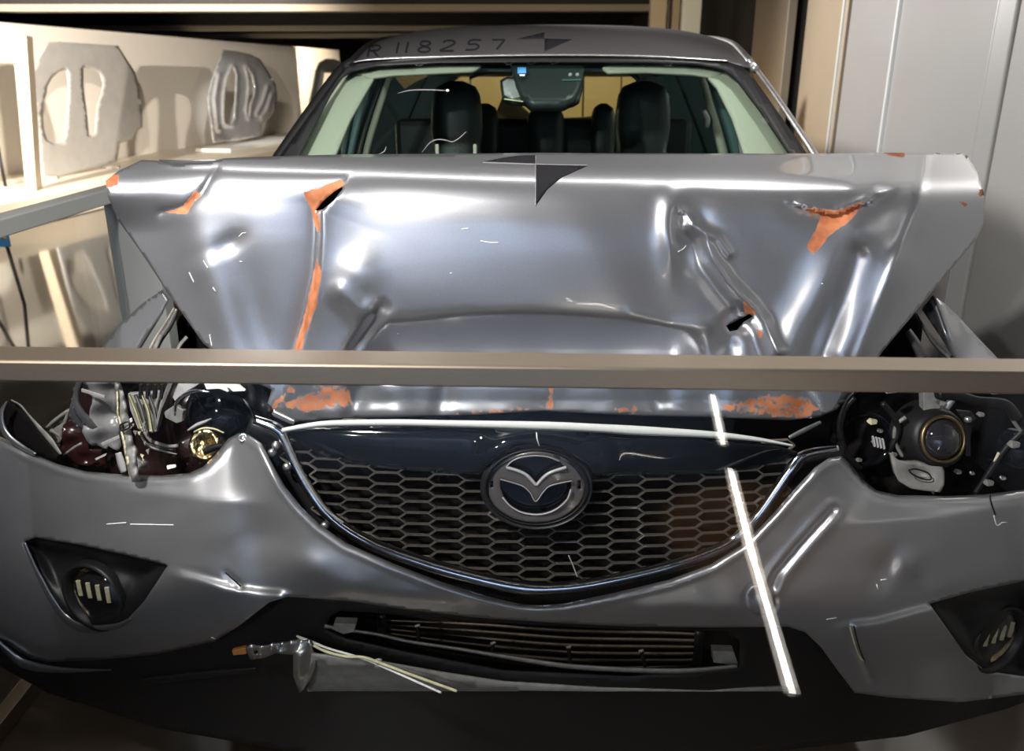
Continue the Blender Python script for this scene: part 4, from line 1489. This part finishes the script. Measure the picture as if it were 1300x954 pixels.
# ---------------------------------------------------------------- front wings (fenders)
fl_d = lambda x, y: 1.60 + .0019 * (440 - y) + .0004 * (x - 180)
wing = sheet('front_wing', P_, car, [(92, 482), (104, 470), (130, 440), (152, 412), (180, 386), (206, 368), (214, 380), (206, 398), (190, 420), (175, 445), (158, 478), (150, 482)],
             lambda x, y: fl_d(x, y) + .0012 * np.maximum(0, 150 - x), (), 5, .003)
wing['label'] = 'silver wing showing at the left below the bonnet'
for (p, wd, m, dy) in (([(212, 378), (200, 400), (186, 422), (170, 448)], [7, 9, 10, 10], 'greyplastic', .02), ([(224, 392), (214, 412), (202, 430), (192, 450)], [8, 12, 12, 12], 'steel', .03),
                       ([(205, 425), (200, 436), (196, 446)], [8, 8, 8], 'greyplastic', .0), ([(238, 428), (228, 440), (225, 452)], [6, 6, 6], 'greyplastic', .03)):
    ribbon('bay_rail', M[m], wing, p, wd, lambda x, y: fl_d(x, y) + dy, .01, 4, 4)
fr_d = lambda x, y: 1.62 + .0012 * (450 - y) + .0005 * np.abs(x - 1180)
wing2 = sheet('front_wing', P_, car, [(1170, 393), (1184, 375), (1200, 386), (1215, 400), (1235, 422), (1262, 450), (1292, 486), (1250, 488), (1228, 480), (1210, 452)],
              lambda x, y: fr_d(x, y) - .05 * np.exp(-((x - 1195 - (y - 400) * .35) / 14) ** 2) * sstep(470, 420, y), (), 5, .003)
wing2['label'] = 'buckled silver wing showing at the right below the bonnet'
for (p, wd, m, dy) in (([(1164, 398), (1176, 420), (1188, 436), (1206, 454)], [3, 6, 9, 9], 'greyplastic', .0), ([(1152, 420), (1164, 440), (1172, 456)], [10, 14, 16], 'greyplastic', .03)):
    ribbon('bay_rail', M[m], wing2, p, wd, lambda x, y: fr_d(x, y) + dy, .012, 4, 4)

# added block, near black for the shade in the engine bay
hexa('engine_bay', M['dark'], car, [(-.80, 1.72, .25), (.98, 1.72, .25), (.98, 1.80, 1.0), (-.80, 1.80, 1.0), (-.78, 2.2, .25), (.98, 2.2, .25), (.98, 2.2, 1.05), (-.78, 2.2, 1.05)], .02)

# ---------------------------------------------------------------- windscreen, roof, cabin
CXW = lambda y: .055 + .05 * (y - 1.3)
ws_n = np.array([0, .53, -.848])
ws_p = np.array([.11, 2.5, 1.597])
_wp = plane_depth(ws_p, ws_n)


def ws_d(x, y):
    d = _wp(x, y)
    q = at(x, y, d)
    return d + .10 * (q[..., 0] - CXW(d)) ** 2


FR_O = [(352, 203), (366, 184), (400, 137), (436, 88), (449, 77), (480, 74), (560, 71), (690, 69.5), (820, 71), (920, 77), (944, 85), (960, 103), (1000, 160), (1030, 203)]
FR_I = [(376, 203), (392, 172), (420, 118), (434, 97), (446, 90), (478, 83), (560, 79), (690, 78), (820, 79), (885, 81), (918, 87), (934, 99), (965, 140), (1008, 203)]
frame = sheet('windscreen_frame', M['black'], car, FR_O, ws_d, [FR_I], 6, .006)
glass = sheet('windscreen', M['windscreen'], car, FR_I, ws_d, (), 14, .0)
for p in ([(505, 118.5), (518, 115), (530, 114), (548, 114), (566, 115)], [(536, 193), (546, 181), (556, 177), (566, 178), (574, 180), (582, 176), (592, 167)], [(478, 197), (488, 192), (490, 186)]):
    ribbon('glass_crack', M['palegrey'], glass, p, [.3] + [.9] * (len(p) - 2) + [.6], lifted(ws_d, .002), .0005, 2, 3, .0004)
c4 = at(568., 115., float(ws_d(np.array([568.]), np.array([115.]))[0]) - .003)
lathe('glass_chip', M['white'], glass, c4, (0, -.5, .8), [(.005, 0), (.004, .002), (.0003, .003)], 12)


def roof_z(x, y):
    a = (x - CXW(y)) / .60
    return 1.600 + .156 * np.maximum(np.sin(np.clip((y - 2.5) / 2.6, 0, 1) * 2.9), 0) ** .8 - .018 * a ** 2 - .018 * a ** 6


ry = np.concatenate([np.linspace(2.5, 3.4, 30), np.linspace(3.45, 5.0, 26)])
rows = []
for y in ry:
    hwid = .595 + .06 * sstep(2.5, 3.3, y)
    xs = CXW(y) + np.linspace(-hwid, hwid, 41)
    rows.append(np.stack([xs, np.full(41, y), roof_z(xs, y)], -1))
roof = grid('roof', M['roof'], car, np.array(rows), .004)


def roof_depth(x, y):
    """first hit of the view ray with the roof"""
    x = np.asarray(x, float); y = np.asarray(y, float)
    Y = np.full(x.shape, 2.5)
    done = np.zeros(x.shape, bool)
    out = np.full(x.shape, 2.5)
    for k in range(300):
        q = at(x, y, Y)
        hit = (q[..., 2] <= roof_z(q[..., 0], q[..., 1])) & ~done & (Y > 2.5)
        out = np.where(hit, Y, out)
        done |= hit
        Y = Y + .002
    return out - .003


# hand lettered number on the roof
glyphs = {
    'R': [[(0, 0), (.1, 1)], [(.1, 1), (.6, 1), (.72, .8), (.55, .56), (.05, .5)], [(.3, .52), (.62, 0)]],
    '1': [[(.15, 0), (.28, 1)]],
    '8': [[(.4, .52), (.15, .7), (.2, .95), (.5, 1), (.68, .85), (.55, .62), (.25, .45), (.05, .25), (.15, .03), (.5, .0), (.7, .2), (.6, .42), (.4, .52)]],
    '2': [[(.15, .8), (.3, .98), (.6, .98), (.72, .75), (.5, .45), (.05, .02), (.7, .02)]],
    '5': [[(.8, 1), (.3, .98), (.22, .6), (.55, .6), (.72, .38), (.55, .06), (.1, .02)]],
    '7': [[(.1, .98), (.75, .98), (.4, 0)]],
}
for ch, gx, wd, by in (('R', 468, 22, 72), ('1', 503, 12, 67.5), ('1', 515, 12, 67), ('8', 531, 23, 66), ('2', 559, 26, 64.5), ('5', 590, 26, 63.5), ('7', 622, 25, 62.5)):
    for stroke in glyphs[ch]:
        pts = [(gx + a * wd + .35 * (1 - b) * -4, by - b * (14.5 - (gx - 468) * .015)) for a, b in stroke]
        ribbon('roof_numeral', M['marker'], roof, pts, 2.3, lambda x, y: roof_depth(x, y) - .002, 0, 2, 1.5, .0005, False, len(pts) < 6)
for p in ([(655, 49.5), (691, 41), (691, 49)], [(691.5, 49), (726, 50), (691.5, 65)]):
    sheet('target_mark', M['marker'], roof, p, lambda x, y: roof_depth(x, y) - .002, (), 3, .0006)
# bright front edge of the roof
ribbon('roof_front_edge', M['steel'], roof, [(448, 78.5), (480, 74), (560, 71), (690, 69), (820, 70.5), (925, 77)], [2, 3, 3.2, 3.2, 3, 2], lambda x, y: ws_d(x, y) - .012, .003, 3, 6, .004)
# outer pillars: left coloured black as the shaded side, right bright steel
ribbon('door_pillar', M['black'], frame, [(345, 208), (366, 178), (400, 130), (430, 90), (446, 76)], [10, 11, 11, 10, 7],
       lambda x, y: ws_d(x, np.maximum(y, 76)) + .03, .01, 4, 4, .01)
ribbon('door_pillar', M['steel'], frame, [(1042, 208), (1020, 174), (985, 122), (957, 84), (950, 76)], [10, 9, 8, 7, 6],
       lambda x, y: ws_d(x, np.maximum(y, 78)) + .03, .01, 4, 4, .01)

# cabin trim
CR = M['cream']
tr_d = lambda k: (lambda x, y: ws_d(x, y) + k)
sheet('pillar_trim', CR, car, [(370, 215), (384, 186), (410, 134), (432, 97), (448, 88), (470, 86), (476, 96), (462, 120), (444, 152), (424, 200), (418, 215)], tr_d(.06), (), 6, .01, False)
sheet('pillar_trim', CR, car, [(1014, 215), (990, 175), (960, 128), (935, 97), (918, 86), (896, 84), (894, 92), (910, 110), (930, 150), (948, 205), (950, 215)], tr_d(.06), (), 6, .01, False)
sheet('headliner', CR, car, [(452, 92), (480, 84), (560, 79), (605, 79), (611, 84), (600, 89), (560, 91), (500, 94), (470, 98)], tr_d(.05), (), 6, .01)
sheet('headliner', CR, car, [(765, 86), (772, 79), (830, 79), (900, 82), (918, 92), (905, 97), (880, 93), (820, 90), (772, 91)], tr_d(.05), (), 6, .01)
for sgn, m in ((-1, 'black'), (1, 'steel')):  # rail coloured dark on the shaded side, bright on the lit side
    yy_ = np.linspace(2.49, 4.9, 24)
    xx_ = CXW(yy_) + sgn * (.605 + .06 * sstep(2.5, 3.3, yy_))
    tube3('roof_rail', M[m], roof, np.stack([xx_, yy_, roof_z(xx_ - sgn * .01, yy_) - .004], -1), .013)
roof_in = hexa('roof_lining', M['greentrim'], car, [(-.40, 2.56, 1.555), (.62, 2.56, 1.555), (.62, 2.56, 1.565), (-.40, 2.56, 1.565), (-.34, 4.6, 1.54), (.78, 4.6, 1.54), (.78, 4.6, 1.56), (-.34, 4.6, 1.56)])
# door window frames and centre pillars
for (p, wd, m, y) in (([(478, 96), (466, 125), (452, 165), (440, 212)], [12, 14, 15, 15], 'greentrim', 2.75), ([(496, 94), (484, 130), (470, 175), (462, 212)], [9, 10, 11, 11], 'cream', 3.0),
                      ([(460, 110), (446, 150), (434, 212)], [4, 7, 9], 'greentrim', 2.65), ([(489, 96), (476, 130), (462, 175), (454, 212)], [4, 5, 6, 6], 'seat', 2.9),
                      ([(900, 93), (914, 125), (928, 165), (940, 212)], [13, 15, 16, 16], 'greentrim', 2.75), ([(890, 92), (900, 130), (913, 175), (922, 212)], [9, 10, 12, 12], 'cream', 3.0),
                      ([(922, 120), (936, 160), (946, 212)], [5, 8, 10], 'palegrey', 2.65), ([(893, 140), (898, 152), (897, 162)], [7, 8, 6], 'palegrey', 2.95)):
    ribbon('door_frame', M[m], car, p, wd, y, .015, 4, 5, .01)


def seat(name, x0, x1, ytop, Y, label):
    """upright cushion with rounded head restraint, modelled in the round"""
    cx_ = (x0 + x1) / 2
    hw_ = (x1 - x0) / 2
    n, mrow = 28, 26
    rows = []
    zt_ = float(at(cx_, ytop, Y)[2]); xc = float(at(cx_, ytop, Y)[0])
    W = float(at(x1, ytop + 40, Y)[0] - at(x0, ytop + 40, Y)[0]) / 2
    prof = [(0.0, .25), (.02, .72), (.05, .88), (.10, .95), (.17, .98), (.22, .92), (.25, .86), (.28, 1.0), (.36, 1.25), (.5, 1.4), (.62, 1.42), (.75, 1.3)]
    for (dz, k) in prof:
        r = []
        for j in range(n):
            t = 2 * math.pi * j / n
            ct, s_ = math.cos(t), math.sin(t)
            ct = math.copysign(abs(ct) ** .6, ct)
            s_ = math.copysign(abs(s_) ** .7, s_)
            th_ = .06 if dz < .24 else .085
            r.append((xc + W * k * ct, Y + .06 + .12 * (dz - .2) * -1 * .6 + th_ * s_ * min(1, k + .1), zt_ - dz))
        rows.append(r)
    V = [q for r in rows for q in r]
    F = []
    for i in range(len(rows) - 1):
        for j in range(n):
            F.append((i*n + j, i*n + (j+1) % n, (i+1)*n + (j+1) % n, (i+1)*n + j))
    F.append(tuple(range(n)))
    F.append(tuple((len(rows)-1)*n + j for j in range(n))[::-1])
    me = mesh(V, F)
    bm = bmesh.new(); bm.from_mesh(me); bmesh.ops.recalc_face_normals(bm, faces=bm.faces); bm.to_mesh(me); bm.free()
    o = link(name, me, M['seat'], car)
    o['label'] = label
    return o


seat('front_seat', 543, 612, 103, 3.05, 'black front seat at the left of the photo')
seat('front_seat', 785, 858, 103, 3.05, 'black front seat at the right of the photo')
seat('rear_headrest', 668, 720, 134, 3.85, 'black middle rear head restraint')
seat('rear_headrest', 596, 634, 132, 3.85, 'black rear head restraint beside the left front seat')
seat('rear_headrest', 752, 785, 132, 3.85, 'black rear head restraint beside the right front seat')
q0, q1 = at(500., 152., 3.95), at(880., 152., 3.95)
box('rear_bench', M['seat'], car, (q0[0], 3.95, .6), (q1[0], 4.1, q0[2]), .03)
q0, q1 = at(430., 205., 2.2), at(960., 205., 2.2)
hexa('dashboard', M['seat'], car, [(q0[0], 2.05, 1.0), (q1[0], 2.05, 1.0), (q1[0], 2.12, 1.18), (q0[0], 2.12, 1.18), (q0[0], 2.5, 1.0), (q1[0], 2.5, 1.0), (q1[0], 2.5, 1.22), (q0[0], 2.5, 1.22)], .02)
for x in (555, 603):
    lathe('dashboard_peg', M['cream'], car, at(x * 1., 194., 2.28), (0, .02, 1), [(.005, -.03), (.005, .02), (.004, .023), (.0003, .0235)], 12)
# sensor housing and mirror
sheet('sensor_housing', M['seat'], car, [(648, 77), (742, 77), (741, 96), (735, 112), (728, 124), (715, 130), (674, 130), (662, 120), (655, 104)], lambda x, y: ws_d(x, y) + .035, (), 6, .03)
mr_ = sheet('rear_view_mirror', M['seat'], car, [(635, 102), (642, 98), (735, 98), (741, 104), (736, 124), (728, 129), (650, 127), (638, 122)], lambda x, y: ws_d(x, y) + .075, (), 6, .02)
sheet('mirror_glass', M['palegrey'], mr_, [(638, 104), (644, 100), (654, 100), (658, 110), (664, 122), (650, 125), (640, 120)], lambda x, y: ws_d(x, y) + .070, (), 4, .002)
ribbon('mirror_lower_edge', M['yellowed'], mr_, [(640, 125.5), (668, 129), (700, 130), (725, 130)], 1.6, lambda x, y: ws_d(x, y) + .07, .002, 2, 4)
sheet('sticker', M['blue'], glass, [(657, 85.5), (668, 85.5), (668, 93), (657, 93)], lambda x, y: ws_d(x, y) - .003, (), 4, .0005)
sheet('sticker', M['white'], glass, [(659, 94.2), (667, 94.2), (666, 96.4), (660, 96.4)], lambda x, y: ws_d(x, y) - .003, (), 4, .0005)
for x in (724, 733):
    lathe('sensor_eye', M['palegrey'], car, at(x * 1., 95., float(ws_d(np.array([x * 1.]), np.array([95.]))[0]) + .03), (0, -1, .3), [(.006, -.004), (.005, .003), (.0003, .004)], 14)
ribbon('sensor_shelf', M['greentrim'], car, [(713, 101.5), (738, 101)], 2, lambda x, y: ws_d(x, y) + .03, .002, 2, 4)
# black brackets behind the headliner
for p in ([(596, 100), (612, 92), (632, 88), (648, 88)], [(752, 92), (775, 88), (800, 92), (812, 104)]):
    ribbon('visor_hinge', M['seat'], car, p, [3, 7, 8, 5], 2.75, .01, 3, 4)
# rear body with window
RO = [(470, 60), (920, 60), (940, 240), (450, 240)]
RW = [(570, 108), (585, 97), (606, 92), (640, 90), (690, 89), (740, 90), (786, 92), (806, 96), (814, 104), (818, 146), (800, 150), (690, 152), (590, 150), (572, 146)]
tail = sheet('tailgate', M['greentrim'], car, RO, 4.75, [RW], 14, .03)
sheet('rear_window', M['windscreen'], tail, RW, 4.76, (), 30, 0)
sheet('rear_window_trim', M['tan'], tail, [(626, 152), (640, 118), (655, 128), (675, 146), (700, 150), (740, 149), (760, 146), (762, 151), (640, 153)], 4.70, (), 8, .01)
# body sides, doors and floorpan (beyond what the photograph shows)
for sgn, nm in ((-1, 'left'), (1, 'right')):
    rows = []
    for z, k in ((.28, .84), (.45, .88), (.70, .91), (.90, .90), (1.02, .875)):
        r = []
        for y in np.linspace(2.35, 5.0, 24):
            r.append((CXW(y) + sgn * (k - .07 * sstep(4.4, 5.0, y)), y, z))
        rows.append(r)
    side = grid('body_side', P_, car, np.array(rows), .004, flip=sgn < 0)
    side['label'] = 'silver body side on the %s of the photo' % nm
    rows = []
    for z, k in ((1.02, .872), (1.25, .78), (1.50, .66), (1.60, .60)):
        rows.append([(CXW(y) + sgn * k, y, z - .02 * sstep(4, 5, y)) for y in np.linspace(2.55 + (1.6 - z) * -.4 + .1, 4.8, 20)])
    sg = grid('side_window', M['windscreen'], side, np.array(rows), 0, flip=sgn < 0)
    for y in (3.35, 4.3):
        rows = [[(CXW(y) + sgn * (k + .004), y + dy, z) for dy in (-.04, 0, .04)] for z, k in ((1.02, .872), (1.25, .78), (1.50, .66), (1.60, .60))]
        grid('side_pillar', M['black'], side, np.array(rows), .004, flip=sgn < 0)
box('floorpan', M['dark'], car, (-.66, 1.75, .22), (.95, 4.95, .30), .01)
for (xc, yc) in ((-.66, 1.98), (.80, 1.98), (-.60, 4.35), (.92, 4.35)):
    w_ = lathe('wheel', M['rubber'], car, (xc, yc, .335), (1, 0, 0), [(.20, -.10), (.30, -.105), (.33, -.08), (.335, 0), (.33, .08), (.30, .105), (.20, .10)], 40)
    lathe('rim', M['steel'], w_, (xc, yc, .335), (1, 0, 0), [(.20, -.10), (.19, -.03), (.0006, -.02), (.0006, .02), (.19, .03), (.20, .10)], 40)

# ---------------------------------------------------------------- low label stand on the floor at the far left
ls = thing('label_stand', 'low blue label stand on thin black legs on the floor at the far left', 'sign', (-3.45, 5.5, 0))
qa, qb = at(-6., 296., 5.5), at(13., 314., 5.5)
box('sign_panel', M['blue'], ls, (qa[0], 5.5, qb[2]), (qb[0], 5.515, qa[2]), .003)
qd = at(5., 302., 5.498)
lathe('yellow_dot', mat('yellow_dot', (.75, .55, .10), .5), ls, qd, (0, -1, 0), [(.016, -.004), (.016, 0), (.0003, .0005)], 20)
for (xa, xb) in ((9, 31), (-4, -14)):
    a3, b3 = at(float(xa), 313., 5.508), at_z(float(xb), 386., .002)
    tube3('leg', M['black'], ls, [a3, (a3 + b3) / 2, b3], .012)
